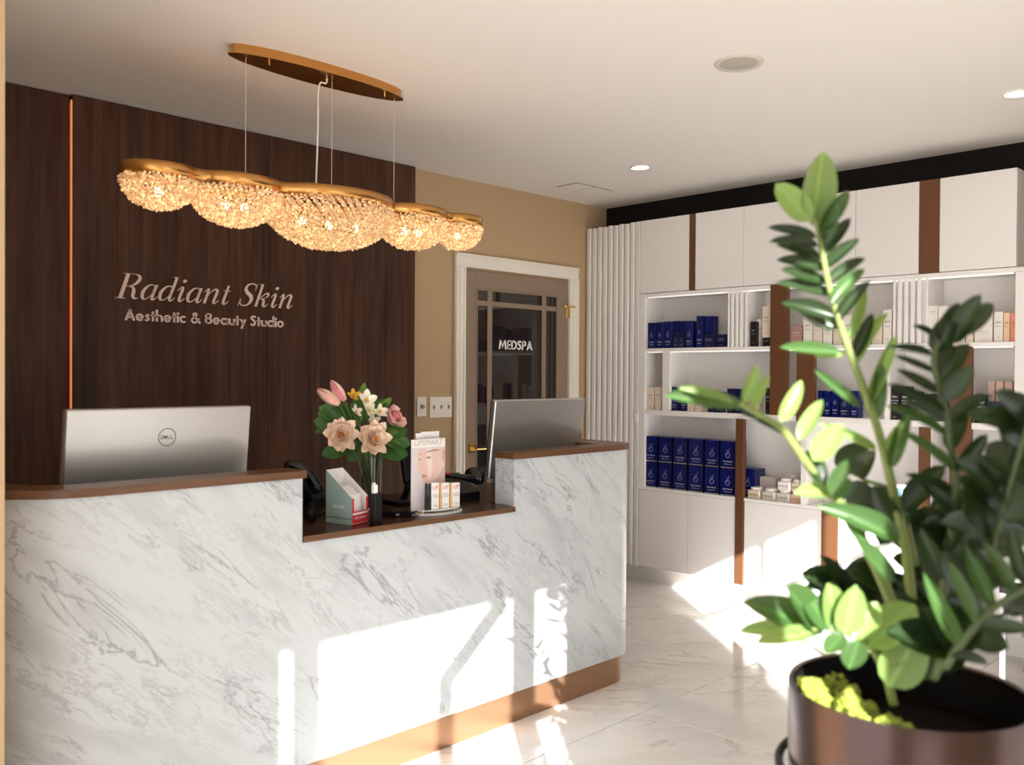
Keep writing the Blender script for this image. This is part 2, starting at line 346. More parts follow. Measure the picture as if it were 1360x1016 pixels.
SER = {   # upright construction, sheared afterwards (high-contrast italic)
 'R': (.80, rib([(.17, .03), (.17, .97)], [.135, .135], cv=False)+bar(0, 0, .34, .03)+bar(0, .97, .42, 1)+rib([(.17, .985), (.42, .985), (.60, .90), (.62, .74), (.52, .58), (.34, .50), (.17, .50)], [h_, h_, .09, .135, .09, h_, h_])+rib([(.34, .50), (.50, .44), (.56, .28), (.58, .12), (.68, .02), (.80, .05)], [h_, .08, .13, .12, .06, .025])),
 'a': (.60, rib([(.44, .50), (.33, .61), (.17, .56), (.05, .34), (.08, .10), (.20, .02), (.34, .14), (.43, .36)], [.04, .03, .07, .125, .10, .04, .03, .03])+rib([(.46, .62), (.43, .30), (.44, .07), (.52, .02), (.62, .16)], [.10, .105, .10, .05, .02])),
 'd': (.62, rib([(.44, .50), (.33, .61), (.17, .56), (.05, .34), (.08, .10), (.20, .02), (.34, .14), (.43, .36)], [.04, .03, .07, .125, .10, .04, .03, .03])+rib([(.46, 1.0), (.45, .62), (.43, .30), (.44, .07), (.52, .02), (.62, .16)], [.10, .10, .105, .10, .05, .02])+bar(.33, .975, .46, 1.0)),
 'i': (.34, rib([(-.02, .44), (.06, .56), (.12, .60), (.15, .50), (.13, .25), (.14, .07), (.22, .02), (.33, .16)], [.02, .04, .08, .10, .105, .10, .05, .02])+dot(.13, .86, .07)),
 'n': (.66, rib([(-.02, .46), (.06, .58), (.11, .60), (.12, .45), (.11, .0)], [.02, .04, .08, .10, .105])+rib([(.12, .22), (.22, .46), (.36, .61), (.47, .56), (.47, .38), (.45, .10), (.52, .02), (.64, .16)], [.02, .025, .06, .10, .105, .10, .05, .02])),
 't': (.38, rib([(.16, .82), (.15, .55), (.13, .22), (.15, .06), (.23, .02), (.34, .15)], [.07, .10, .105, .095, .05, .02])+bar(.02, .575, .30, .605)),
 'S': (.62, rib([(.55, .70), (.52, .90), (.36, .985), (.19, .92), (.13, .75), (.24, .58), (.42, .44), (.49, .26), (.40, .07), (.22, .015), (.07, .10), (.03, .32)], [.02, .03, .05, .08, .11, .14, .15, .12, .07, .04, .03, .02])+rib([(.55, .68), (.565, .98)], [.02, .02], cv=False)+rib([(.03, .32), (.01, .0)], [.02, .02], cv=False)),
 'k': (.62, rib([(.12, 1.0), (.11, .5), (.10, .0)], [.10, .10, .105])+bar(.0, .975, .12, 1.0)+rib([(.11, .24), (.22, .42), (.36, .58), (.46, .60), (.50, .52), (.42, .42), (.24, .34)], [.02, .03, .05, .08, .07, .03, .02])+rib([(.24, .34), (.36, .28), (.40, .08), (.48, .02), (.60, .15)], [.03, .10, .10, .05, .02])),
 ' ': (.30, []),
}
def lay(txt, font, gap, shear=0):
    x = 0; out = []
    for ch in txt:
        w_, ps = font[ch]
        for p in ps: out.append([(x+a+b*shear, b) for a, b in p])
        x += w_+gap
    xs_ = [q[0] for p in out for q in p]; return out, min(xs_), max(xs_)
def place_text(name, txt, font, gap, shear, width, cap, O, U, Vv, mat_, parent, thick, Nn):
    x = 0; gs = []
    for ch in txt:
        w_, ps = font[ch]
        if ps: gs.append([[(x+a+b*shear, b) for a, b in p] for p in ps])
        x += w_+gap
    xs_ = [q[0] for g in gs for p in g for q in p]
    for g in gs: place_polys(name, g, min(xs_), max(xs_), cap, O, U, Vv, width, mat_, parent, thick, Nn)
def place_polys(name, polys, x0, x1, cap, O, U, Vv, width, mat_, parent, thick=.004, Nn=None):
    """scale polys to width in U and cap height 1 -> cap in Vv; gives solid letters"""
    sx = width/(x1-x0); n_ = Nn or U.cross(Vv)
    vs = []; fs = []
    for p in polys:
        area = sum(p[i][0]*p[(i+1) % len(p)][1]-p[(i+1) % len(p)][0]*p[i][1] for i in range(len(p)))
        if area < 0: p = p[::-1]
        k = len(vs); n = len(p)
        for a, b in p: vs.append(O+U*((a-x0)*sx)+Vv*(b*cap)+n_*thick)
        for a, b in p: vs.append(O+U*((a-x0)*sx)+Vv*(b*cap))
        fs.append(tuple(range(k, k+n)))
        fs += [(k+n+i, k+n+(i+1) % n, k+(i+1) % n, k+i) for i in range(n)]
    return mesh_obj(name, vs, fs, mat_, parent)
TC = {}
def bfont(txt):
    if txt in TC: return TC[txt]
    cu = bpy.data.curves.new('t', 'FONT'); cu.body = txt; cu.size = 1; cu.resolution_u = 2
    ob = bpy.data.objects.new('t', cu); C.objects.link(ob)
    dg = bpy.context.evaluated_depsgraph_get(); me = ob.evaluated_get(dg).to_mesh()
    vs = [v.co.copy() for v in me.vertices]; fs = [tuple(p.vertices) for p in me.polygons]
    ob.evaluated_get(dg).to_mesh_clear(); bpy.data.objects.remove(ob); bpy.data.curves.remove(cu)
    TC[txt] = (vs, fs); return TC[txt]
def label_text(name, lines, O, U, Vv, width, mat_, parent, lh=None, off=.0012):
    """lines: [(text, relwidth, v, height)] centred on O"""
    n_ = U.cross(Vv); av = []; af = []
    for txt, rw, v0, hh in lines:
        vs, fs = bfont(txt); a = min(v.x for v in vs); b = max(v.x for v in vs)
        s_ = rw*width/(b-a); k = len(av)
        for v in vs: av.append(O+U*((v.x-(a+b)/2)*s_)+Vv*(v0+v.y*hh/.73)+n_*off)
        af += [tuple(i+k for i in f) for f in fs]
    return mesh_obj(name, av, af, mat_, parent)
EX = V((1, 0, 0)); EY = V((0, 1, 0)); EZ = V((0, 0, 1))
# sign
YS = 4.094
sg = thing('wall_sign', 'pale raised lettering Radiant Skin Aesthetic & Beauty Studio on the walnut wall', 'sign', (2.05, YS, 1.6))
a = on('y', YS, 152.4, 395.5); a2 = on('y', YS, 388, 407.9); capz = on('y', YS, 160, 362).z - a.z
place_text('letter', 'Radiant Skin', SER, .045, .30, a2.x-a.x, capz, V((a.x, YS, a.z)), EX, EZ, M_text, sg, .004, -EY)
b = on('y', YS, 164.9, 425.2); b2 = on('y', YS, 376.3, 433.6); capb = on('y', YS, 171, 410).z - on('y', YS, 171, 425.4).z
place_text('letter', 'Aesthetic & Beauty Studio', SANS, .045, 0, b2.x-b.x, capb, V((b.x, YS, b.z)), EX, EZ, M_text, sg, .004, -EY)
# ------------------------------------------------------------------ door
dt = thing('door_2', None, None, (4.18, YB, 0)); dt['kind'] = 'structure'; dt.name = 'door_1'
YD = YB-.004
dx0, dx1, dz1 = 3.703, 4.648, 2.042
gx = [3.805, 3.895, 3.935, 4.395, 4.435, 4.535]; gz = [.42, .50, .53, 1.83, 1.862, 1.925]
sl_ = MB()
sl_.box(dx0, YD-.012, .01, gx[0], YD, dz1, .001).box(gx[5], YD-.012, .01, dx1, YD, dz1, .001)
sl_.box(gx[0], YD-.012, .01, gx[5], YD, gz[0], .001).box(gx[0], YD-.012, gz[5], gx[5], YD, dz1, .001)
dl = sl_.build('door_leaf', M_door, dt)
for (a_, b_) in ((gx[1], gx[2]), (gx[3], gx[4])): MB().box(a_, YD-.011, gz[0], b_, YD-.001, gz[5], .003).build('muntin', M_door, dt)
for (a_, b_) in ((gz[1], gz[2]), (gz[3], gz[4])): MB().box(gx[0], YD-.0105, a_, gx[5], YD-.001, b_, .003).build('muntin', M_door, dt)
# raised moulding round the glazed field
for q in ((gx[0]-.012, gz[0]-.012, gx[5]+.012, gz[0]), (gx[0]-.012, gz[5], gx[5]+.012, gz[5]+.012), (gx[0]-.012, gz[0], gx[0], gz[5]), (gx[5], gz[0], gx[5]+.012, gz[5])):
    MB().box(q[0], YD-.018, q[1], q[2], YD-.008, q[3], .003).build('glazing_bead', M_door, dt)
for i in ((gx[0], gx[1]), (gx[2], gx[3]), (gx[4], gx[5])):
    for j in ((gz[0], gz[1]), (gz[2], gz[3]), (gz[4], gz[5])):
        MB().box(i[0], YD-.004, j[0], i[1], YD-.001, j[1]).build('pane', M_glassd, dt)
cw = .085
def casing(name, x0, z0, x1, z1, vert):
    b = MB().box(x0, YD-.022, z0, x1, YD+.002, z1, .004)
    if vert:
        b.box(x0, YD-.030, z0, x0+.018, YD-.02, z1, .004).box(x1-.018, YD-.030, z0, x1, YD-.02, z1, .004).box(x0+.03, YD-.026, z0, x0+.034, YD-.02, z1)
    else: b.box(x0, YD-.030, z1-.018, x1, YD-.02, z1, .004).box(x0, YD-.026, z0, x1, YD-.02, z0+.012, .003).box(x0, YD-.026, z1-.034, x1, YD-.02, z1-.03)
    o = b.build(name, M_trim, dt); return o
casing('casing', 3.618, 0, dx0-.006, 2.06, True); casing('casing', dx1+.01, 0, 4.752, 2.06, True); casing('casing', 3.618, 2.0585, 4.752, 2.142, False)
# handle, latch, MEDSPA
hp = on('y', YD-.012, 627, 595.5)
hd = MB().box(hp.x-.030, YD-.022, hp.z-.03, hp.x+.030, YD-.012, hp.z+.03, .003).build('door_handle', M_brass, dt)
MB().tube([(hp.x, YD-.02, hp.z), (hp.x, YD-.055, hp.z)], .010, 10).tube([(hp.x-.005, YD-.055, hp.z), (hp.x+.115, YD-.06, hp.z-.002)], [.009, .006], 8).build('lever', M_brass, hd)
MB().box(4.62, YD-.026, 1.79, 4.66, YD-.010, 1.872, .002).tube([(4.60, YD-.03, 1.868), (4.70, YD-.034, 1.868)], .006, 8).sphere((4.60, YD-.03, 1.868), .009, 10, 6).build('hinge_latch', M_brass, dt)
a = on('y', YD-.005, 662.3, 464.2); b = on('y', YD-.005, 707.2, 465.4)
place_text('letter', 'MEDSPA', SANS, .05, 0, b.x-a.x, .060, V((a.x, YD-.0045, a.z+.002)), EX, EZ, M_textw, dt, .002, -EY)
# switches
def switch(px0, px1, py0, py1, n, lab):
    a = on('y', YB, px0, py0); b = on('y', YB, px1, py1)
    t = thing('light_switch', lab, 'switch', ((a.x+b.x)/2, YB, b.z), None)
    MB().box(a.x, YB-.008, b.z, b.x, YB-.0005, a.z, .003).build('switch_plate', M_trim, t)
    for i in range(n):
        cx = a.x+(b.x-a.x)*(i+.5)/n; cz = (a.z+b.z)/2
        if n == 1:
            MB().box(cx-.017, YB-.011, cz-.034, cx+.017, YB-.007, cz+.034, .002).build('rocker', M_trim, t)
            MB().lathe([(.0, .014), (.011, .014), (.013, 0)], (0, 0, 0), 18, Matrix.Translation((cx, YB-.010, cz)) @ Matrix.Rotation(math.pi/2, 4, 'X')).build('dimmer_knob', mat('grey_knob', (.35, .34, .33), .4), t)
        else:
            MB().box(cx-.006, YB-.010, cz-.013, cx+.006, YB-.007, cz+.013, .001).box(cx-.004, YB-.020, cz-.002, cx+.004, YB-.008, cz+.008, .001).build('toggle', mat('grey_knob', (.35, .34, .33), .4), t)
switch(553, 565.5, 527, 553, 1, 'narrow cream dimmer switch plate on the beige wall beside the walnut panelling')
switch(570, 599.3, 527, 554, 3, 'wide cream triple toggle switch plate between dimmer and door casing')
# ------------------------------------------------------------------ ceiling fixtures
def downlight(x, y, lab):
    t = thing('ceiling_downlight', lab, 'downlight', (x, y, H-.012))
    MB().lathe([(.038, -.001), (.050, -.002), (.058, -.010), (.058, 0)], (x, y, H), 32).build('trim_ring', M_trim, t, True)
    MB().lathe([(0, -.004), (.038, -.004), (.038, -.001)], (x, y, H), 32).build('lens', M_lamp, t)
downlight(4.19, 3.173, 'small round recessed ceiling light nearer the air vent')
downlight(4.19, 1.20, 'small round recessed ceiling light above the tall cabinets at the right end')
t = thing('ceiling_speaker', 'round white ceiling speaker with mesh grille', 'speaker', (3.05, 1.845, H-.01))
MB().lathe([(.072, -.004), (.088, -.008), (.094, 0)], (3.05, 1.845, H), 40).build('rim', mat('speaker_white', (.62, .57, .5), .5), t, True)
MB().lathe([(0, -.007), (.06, -.006), (.073, -.003)], (3.05, 1.845, H), 40).build('grille', mat('speaker_grille', (.5, .46, .40), .8, bump=(900, 1.0)), t, True)
t = thing('ceiling_vent', 'flush rectangular white access vent on the ceiling near the room corner', 'vent', (4.425, 3.79, H-.006))
MB().box(4.25, 3.70, H-.004, 4.60, 3.88, H-.0005, .001).build('frame', mat('vent_painted_shadow', (.40, .37, .33), .8), t)  # frame painted grey to stand in for the shadow line round the flaps
for a_ in (4.262, 4.431): MB().box(a_, 3.712, H-.007, a_+.157, 3.868, H-.0035, .001).build('flap', M_ceil, t)
# ------------------------------------------------------------------ wall of cabinets
XC = 4.841
def yy(px, x=XC, py=500): return on('x', x, px, py).y
UZ0, UZ1 = 1.942, 2.425
ed = [3.66, 3.273, 3.228, 2.884, 2.532, 2.19, 1.849, 1.747, 1.384]
ulabs = ['flat white upper cabinet beside the fluted panelling', 'flat white upper cabinet just right of the thin dark bronze strip',
 'flat white upper cabinet above the niche of pale cartons beside the bronze panel', 'flat white upper cabinet behind the tip of the plant', 'flat white upper cabinet left of the wide bronze strip near the ceiling', 'wide flat white upper cabinet at the right end under the dark band']
pairs = [(0, 1), (2, 3), (3, 4), (4, 5), (5, 6), (7, 8)]
for k, (i, j) in enumerate(pairs):
    ya, yb = ed[i], ed[j]
    t = thing('upper_cabinet', ulabs[k], 'cabinet', (XW-.12, (ya+yb)/2, UZ0), 'white upper cabinets')
    MB().box(XC+.02, yb+.0008, UZ0, XW-.001, ya-.0008, UZ1).build('body', M_white, t)
    MB().box(XC, yb+.0012, UZ0+.002, XC+.019, ya-.0012, UZ1, .0012).build('door', M_white, t)
def accent(y0, y1, z0, z1, lab, xf=XC-.002, par=None):
    o = MB().box(xf, y0, z0, xf+.03 if par else XW-.004, y1, z1, .001).build('accent_panel', M_bronze, par)
    if par: o['label'] = lab; return o
    return setp(o, lab, 'panel', 'bronze accent panels of the cabinets')
accent(3.2285, 3.2725, UZ0, UZ1, 'thin dark bronze strip between the two leftmost upper cabinets')
accent(1.7475, 1.8485, UZ0, UZ1, 'wide bronze strip between upper cabinets near the right end')
# fluted panel
t = thing('fluted_panel', 'white fluted wall panel from plinth to top beside the door', 'panel', (4.9, 3.9, 0))
MB().box(XC+.02, 3.663, .128, XW-.004, YB-.002, UZ1-.006).build('backing', M_white, t)
n = 9; ww = (YB-.012-3.705)/n
for i in range(n):
    y0 = 3.705+i*ww; P = []
    for u_, x_ in ((.10, .021), (.10, .008), (.22, .0015), (.36, 0), (.66, 0), (.80, .0015), (.92, .008), (.92, .021)): P.append((XC+x_, y0+ww*u_))
    MB().prism(P, .130, UZ1-.004*(i % 2)).build('flute', M_white, t)
MB().box(XC-.004, 3.664, .128, XC+.022, 3.680, UZ1, .002).box(XC-.001, 3.686, .128, XC+.02, 3.698, UZ1, .002).build('edge_trim', M_white, t)
MB().box(XC-.012, 3.662, 1.08, XC+.002, 3.690, 1.145, .003).build('touch_latch', M_whites, t)
# plinth
pn = MB().box(4.985, 1.33, .0, XW-.004, YB-.004, .127).build('toe_kick', M_white); setp(pn, 'white recessed plinth under the whole cabinet wall', 'plinth')
# niche frame
SH1, SH2, SH0 = 1.578, 1.172, .662
sh = thing('display_shelving', 'white open display shelving with three rows of niches', 'shelving', (4.95, 2.5, SH0))
MB().box(XW-.022, 1.34, SH0, XW-.005, 3.66, UZ0-.002).build('back_panel', M_whites, sh)
def board(name, y0, y1, z0, z1, x0=XC, m_=M_whites): return MB().box(x0, y0, z0, XW-.023, y1, z1, .0015).build(name, m_, sh)
board('top_rail', 1.34, 3.66, 1.918, UZ0-.002)
board('shelf', 1.39, 3.612, SH1-.022, SH1, XC+.001)
board('shelf', 1.39, 3.612, SH2-.032, SH2, XC+.001)
board('bottom_shelf', 1.34, 3.66, SH0-.018, SH0, XC-.002)
board('stile', 3.614, 3.66, SH0, 1.917); board('stile', 1.34, 1.388, SH0, 1.917)
def divider(px0, px1, z0, z1, slats=0):
    a_, b_ = yy(px0), yy(px1)
    if not slats: board('divider', b_, a_, z0, z1); return
    MB().box(XC+.03, b_, z0, XW-.03, a_, z1).build('divider', M_whites, sh)
    ws_ = (a_-b_)/(slats*1.0+.35)
    for i in range(slats+1):
        y0 = b_+i*ws_; y1 = y0+ws_*(.35 if i in (0, slats) else .62)
        if i == slats: y1 = a_
        P = [(XC+.031, y0), (XC+.004, y0), (XC, y0+.003), (XC, y1-.003), (XC+.004, y1), (XC+.031, y1)]
        MB().prism(P, z0, z1).build('slat', M_whites, sh)
divider(965.5, 991, SH1, 1.917, 4); divider(1184.7, 1231, SH1, 1.917, 5)
divider(879.5, 889.5, SH2, SH1-.023); divider(1175, 1181.5, SH2, SH1-.023); divider(1064.5, 1072.5, SH0, SH2-.033)
divider(1236.5, 1238.5, SH0, SH2-.033)
for z in (1.9145, SH1-.0245, ):
    MB().box(XC+.012, 1.40, z-.004, XC+.022, 3.60, z+.002).build('led_strip', M_ledw, sh)
accent(yy(1046.5), yy(1023.5), SH2+.0, UZ0-.004, 'wide dark bronze panel crossing the two upper niche rows', XC-.012, sh)
accent(yy(1082), yy(1058.3), SH2-.03, SH1-.0225, 'wide dark bronze panel in the middle niche row', XC-.006, sh)
accent(yy(1291), yy(1262.5), .70, SH1-.0225, 'wide bronze panel behind the dark right frond', XC-.006, sh)
accent(yy(1237.4), yy(1221.8), .14, SH2-.033, 'narrow bronze strip behind the right part of the plant', XC-.01, sh)
accent(yy(989.6), yy(979), .137, SH2-.033, 'thin bronze strip running from middle shelf to the plinth beside the jars', XC-.012, sh)
accent(yy(1114.5), yy(1093.2), .137, SH0-.0185, 'wide sunlit bronze panel between the white base cabinets', XC-.004, sh)
# base cabinets
bed = [(3.658, 3.2735, 'white base cabinet beside the fluted panelling under the blue cartons'), (3.2715, yy(979)+.001, 'white base cabinet left of the thin bronze strip'),
 (yy(989.6)-.001, yy(1093.2)+.001, 'white base cabinet under the jars with sun stripes across it'), (yy(1114.5)-.001, yy(1166), 'white base cabinet right of the wide sunlit bronze panel'), (yy(1166)-.002, yy(1221.8)+.001, 'white base cabinet behind the plant foliage'), (yy(1237.4)-.001, 1.34, 'white base cabinet at the right end of the wall')]
for ya, yb, lb in bed:
    t = thing('base_cabinet', lb, 'cabinet', (4.95, (ya+yb)/2, .13), 'white base cabinets')
    MB().box(XC+.019, yb, .130, XW-.004, ya, SH0-.019).build('body', M_white, t)
    MB().box(XC, yb+.001, .136, XC+.018, ya-.001, SH0-.020, .0012).build('door', M_white, t)
# ------------------------------------------------------------------ products on the shelves
XP = 4.862
ORD = ['leftmost', 'second', 'third', 'fourth', 'fifth', 'sixth', 'seventh', 'eighth', 'ninth', 'tenth']
NY = -EY
def logo_zo(name, O, s, mat_, parent):       # ring with a tall sweeping diagonal stroke
    polys = arc(0, 0, .5, .5, 0, 360, .10, 24)+rib([(-.42, .95), (.15, .80), (.42, 1.35)], [.03, .10, .08])+rib([(-.30, -.1), (.05, .5), (.42, 1.35)], [.03, .1, .08])
    vs = []; fs = []
    for p in polys:
        k = len(vs); vs += [O+NY*(a*s)+EZ*(b*s)-EX*.0012 for a, b in p]; fs.append(tuple(range(k, k+len(p))))
    return mesh_obj(name, vs, fs, mat_, parent)
def carton(px0, px1, z0, hgt, m_, lab, x0=XP, dep=.06, kind='', txt=None, group=None, name='product_carton', tm=None, cat_='box', lid=None):
    ya, yb = yy(px0+.25, x0), yy(px1-.25, x0)
    if x0+dep > XW-.03: dep = XW-.03-x0
    t = thing(name, lab, cat_, (x0+dep/2, (ya+yb)/2, z0), group)
    MB().box(x0, yb, z0+.0003, x0+dep, ya, z0+hgt, .0012).build('carton', m_, t)
    w_ = ya-yb; O = V((x0, (ya+yb)/2, z0)); lt = tm or M_print
    if kind == 'zo':
        logo_zo('logo', O+EZ*(hgt*.48), min(w_*.36, hgt*.20), M_logo, t)
        label_text('print', [('SKIN HEALTH', .62, hgt*.22, hgt*.05), ('daily care', .5, hgt*.13, hgt*.035)], O, NY, EZ, w_, lt, t)
    elif kind == 'txt':
        ln = txt or [('SERUM', .55, .62, .06), ('facial care', .6, .5, .04), ('50 ml', .3, .14, .035)]
        label_text('print', [(a, b, c*hgt, d*hgt) for a, b, c, d in ln], O, NY, EZ, w_, lt, t)
    if lid: MB().box(x0-.0005, yb-.0004, z0+hgt-.006, x0+dep, ya+.0004, z0+hgt+.0004).build('flap', lid, t)
    return t
# big blue boxes 6 x 2
cols = [(856.6, 873.9), (875, 893.3), (894.3, 913.8), (915, 935.2), (936.6, 956.2), (957.4, 977.6)]
bh = .166
for r in range(2):
    for c_, (p0, p1) in enumerate(cols):
        lb = '%s large royal blue carton in the %s row of the two-high blue stack' % (ORD[c_], 'lower' if r == 0 else 'upper')
        tt = carton(p0, p1, SH0+r*(bh+.004), bh, M_blue, lb, kind='zo', group='large royal blue cartons stacked two high', dep=.13)
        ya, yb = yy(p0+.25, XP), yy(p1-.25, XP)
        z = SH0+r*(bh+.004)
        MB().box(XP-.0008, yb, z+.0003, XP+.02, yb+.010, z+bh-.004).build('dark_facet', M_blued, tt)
        MB().box(XP-.001, yb+.002, z+.0003, XP+.01, ya-.002, z+.007).build('silver_base', M_bsilv, tt)
carton(984.5, 1004, SH0, .172, M_blue, 'royal blue carton just right of the thin bronze strip', x0=4.90, kind='zo', dep=.12)
# niche A
for i, (p0, p1, hh) in enumerate([(860, 870, .170), (871, 880.3, .172), (881, 892, .174)]):
    carton(p0, p1, SH1, hh, M_blue, '%s slim blue carton on the top shelf left niche' % ORD[i], kind='zo', dep=.08, group='blue cartons on the top shelf')
carton(893, 900.3, SH1, .10, M_blued, 'short dark blue carton standing in front of taller blue cartons, left one', kind='zo', dep=.03, group='blue cartons on the top shelf')
carton(900.6, 908, SH1, .10, M_blued, 'short dark blue carton standing in front of taller blue cartons, right one', kind='zo', dep=.03, group='blue cartons on the top shelf')
carton(894, 901, SH1, .178, M_blue, 'tall blue carton behind two short dark ones, left of pair', x0=4.90, dep=.06, group='blue cartons on the top shelf')
carton(901.5, 908.5, SH1, .176, M_blue, 'tall blue carton behind two short dark ones, right of pair', x0=4.90, dep=.06, group='blue cartons on the top shelf')
carton(909.5, 919.5, SH1, .172, M_blue, 'slim blue carton left of the tallest blue carton on the top shelf', kind='zo', dep=.08, group='blue cartons on the top shelf')
carton(924, 932.5, SH1, .20, M_blue, 'tallest blue carton on the top shelf', kind='zo', dep=.08, group='blue cartons on the top shelf')
carton(933.2, 940, SH1, .20, M_blue, 'tall blue carton behind the small navy box, left of two', x0=4.90, dep=.05, group='blue cartons on the top shelf')
carton(940.5, 948, SH1, .198, M_blue, 'tall blue carton behind the small navy box, right of two', x0=4.90, dep=.05, group='blue cartons on the top shelf')
carton(933.5, 947.5, SH1, .079, M_blued, 'small squat navy box in front of tall blue cartons', kind='txt', dep=.03)
carton(951, 964.5, SH1, .080, M_blued, 'small squat navy box at the right end of the blue row', kind='txt', dep=.05)
# niche B
carton(996, 1003.6, SH1, .150, M_bcart, 'slim black carton standing alone beside the slatted divider', kind='txt', dep=.035)
carton(1004.5, 1010.5, SH1, .165, M_wcart, 'slim white carton behind the slim black one', x0=4.90, dep=.04, kind='txt', tm=M_printd)
carton(1012.5, 1023.2, SH1, .052, M_bcart, 'short black box under the cream carton left of the bronze panel', kind='txt', dep=.06)
carton(1011.5, 1023.2, SH1+.0525, .185, M_cream, 'tall cream carton on a short black box', kind='txt', dep=.06, tm=M_printd)
# niche C
carton(1050, 1064.5, SH1, .115, M_pink, 'dusty pink carton right of the wide bronze panel', kind='txt', dep=.06)
wl = [(1066, 1078, .178), (1079, 1091.3, .168), (1092.5, 1104.5, .13), (1106, 1117.5, .15), (1118.5, 1131, .165), (1132, 1143, .16), (1144, 1156, .13), (1157.5, 1171, .12), (1172, 1184, .185)]
for i, (p0, p1, hh) in enumerate(wl):
    carton(p0, p1, SH1, hh, [M_wcart, M_cream][i % 2], '%s pale carton in the top shelf middle row behind the plant' % ORD[i], kind='txt', dep=.06, tm=M_printd, group='pale cartons on the top shelf')
# niche D
wd = [(1231.5, 1244, 0, .105, M_wcart, 'lower white box of the stack beside the slatted divider'), (1231.5, 1244.5, .1055, .09, M_wcart, 'upper white box of the stack beside the slatted divider'), (1245, 1257, 0, .19, M_wcart, 'tall white carton right of the white stack'),
 (1258, 1270, 0, .14, M_cream, 'cream carton behind the right frond tip'), (1271, 1281, 0, .10, M_wcart, 'small white carton behind the right frond tip'), (1282, 1292, 0, .09, M_cream, 'small cream carton left of the white two-box stack'),
 (1293.5, 1317.5, 0, .085, M_wcart, 'wide white box, lower of the stack near the right stile'), (1293.5, 1317.5, .0855, .075, M_wcart, 'wide white box, upper of the stack near the right stile'),
 (1319, 1331.5, 0, .150, M_wcart, 'upright white carton left of the peach carton'), (1332, 1340.3, 0, .143, M_peach, 'slim peach carton beside the salmon carton'), (1340.8, 1349.3, 0, .140, M_salmon, 'slim salmon orange carton at the right end of the top shelf')]
for p0, p1, zz, hh, mm, lb in wd: carton(p0, p1, SH1+zz, hh, mm, lb, kind='txt', dep=.07, tm=M_printd)
# row 2
carton(859, 868.2, SH2, .148, M_cream, 'left cream carton in the narrow niche below the blue cartons', kind='txt', tm=M_printd, dep=.05)
carton(869.6, 878.8, SH2, .153, M_cream, 'right cream carton in the narrow niche below the blue cartons', kind='txt', tm=M_printd, dep=.05)
rf = [(892, 899.3, .155, M_blue, 'zo'), (904, 911.8, .16, M_blue, 'zo'), (913, 922, .158, M_cream, 'txt'), (923, 932, .155, M_cream, 'txt'), (940, 947.5, .14, M_blued, 'zo'), (950, 958, .13, M_blued, 'zo'), (965.5, 973.8, .15, M_blued, 'zo'), (977, 985.3, .15, M_blued, 'zo'), (999, 1006, .15, M_cream, 'txt'), (1016.5, 1023, .16, M_bcart, 'txt')]
rn = ['blue carton at the left end of the middle shelf', 'blue carton left of the yellow-topped cream cartons on middle shelf', 'cream carton on the middle shelf above the long leaf tip, left', 'cream carton on the middle shelf above the long leaf tip, right', 'short navy carton behind the upright leaf point', 'second short navy carton right of the upright leaf point', 'left navy carton of the pair near the centre of the middle shelf', 'right navy carton of the pair near the centre of the middle shelf', 'slim cream carton between light green leaves on the middle shelf', 'slim black carton against the wide dark bronze panel']
for (p0, p1, hh, mm, kd), lb in zip(rf, rn): carton(p0, p1, SH2, hh, mm, lb, kind=kd, tm=(M_printd if mm is M_cream else None), dep=.06)
rh = [(1086, 1091.8), (1094.5, 1103), (1104.2, 1114), (1115, 1128.3), (1129.5, 1140)]
for i, (p0, p1) in enumerate(rh): carton(p0, p1, SH2, [.148, .146, .165, .15, .15][i], M_blue if i != 3 else M_blued, '%s blue carton right of the middle-row bronze panel' % ORD[i], kind='zo', dep=.07, group='blue cartons of the middle niche')
rb = [(1181.8, 1195.5, .178), (1196, 1207.6, .178), (1208.2, 1221.5, .15), (1222, 1234.8, .14), (1235.4, 1255, .142)]
for i, (p0, p1, hh) in enumerate(rb): carton(p0, p1, SH2, hh, M_bcart, '%s matte black carton with white print behind the right frond' % ORD[i], kind='txt', txt=[('SKIN', .5, .66, .06), ('renewal', .7, .56, .05), ('cream', .5, .48, .05), ('50 ml', .3, .06, .04)], dep=.07, group='black cartons on the middle shelf')
def can(px0, px1, z0, hh, m_, lab, x0=XP, tm=None, lines=None, lid=None, name='round_canister'):
    ya, yb = yy(px0, x0+.02), yy(px1, x0+.02); r = (ya-yb)/2; c = (x0+r, (ya+yb)/2, z0)
    t = thing(name, lab, 'canister', c)
    MB().lathe([(0, .0003), (r-.002, .0003), (r, .003), (r, hh-.003), (r-.002, hh), (r-.004, hh-.001), (0, hh-.001)], c, 32).build('body', m_, t)
    smooth_by_angle(t.children[0])
    if lid: MB().lathe([(0, hh), (r+.001, hh), (r+.001, hh+.014), (r-.002, hh+.016), (0, hh+.016)], c, 32).build('lid', lid, t)
    # wrapped label print
    n_l = lines or [('SALT', .5, .7, .05), ('body scrub', .8, .55, .05), ('natural', .6, .42, .05), ('250 g', .4, .2, .05)]
    O = V((c[0], c[1], z0)); vs_, fs_ = [], []
    for txt, rw, v0, h2 in n_l:
        vs, fs = bfont(txt); a = min(v.x for v in vs); b = max(v.x for v in vs); s_ = rw*1.5*r/(b-a); k = len(vs_)
        for v in vs:
            u = (v.x-(a+b)/2)*s_; th = math.pi+.35+u/r
            vs_.append(V((c[0]+(r+.0008)*math.cos(th), c[1]+(r+.0008)*math.sin(th), z0+v0*hh+v.y*h2*hh/.73)))
        fs_ += [tuple(i+k for i in f) for f in fs]
    mesh_obj('print', vs_, fs_, tm or M_print, t)
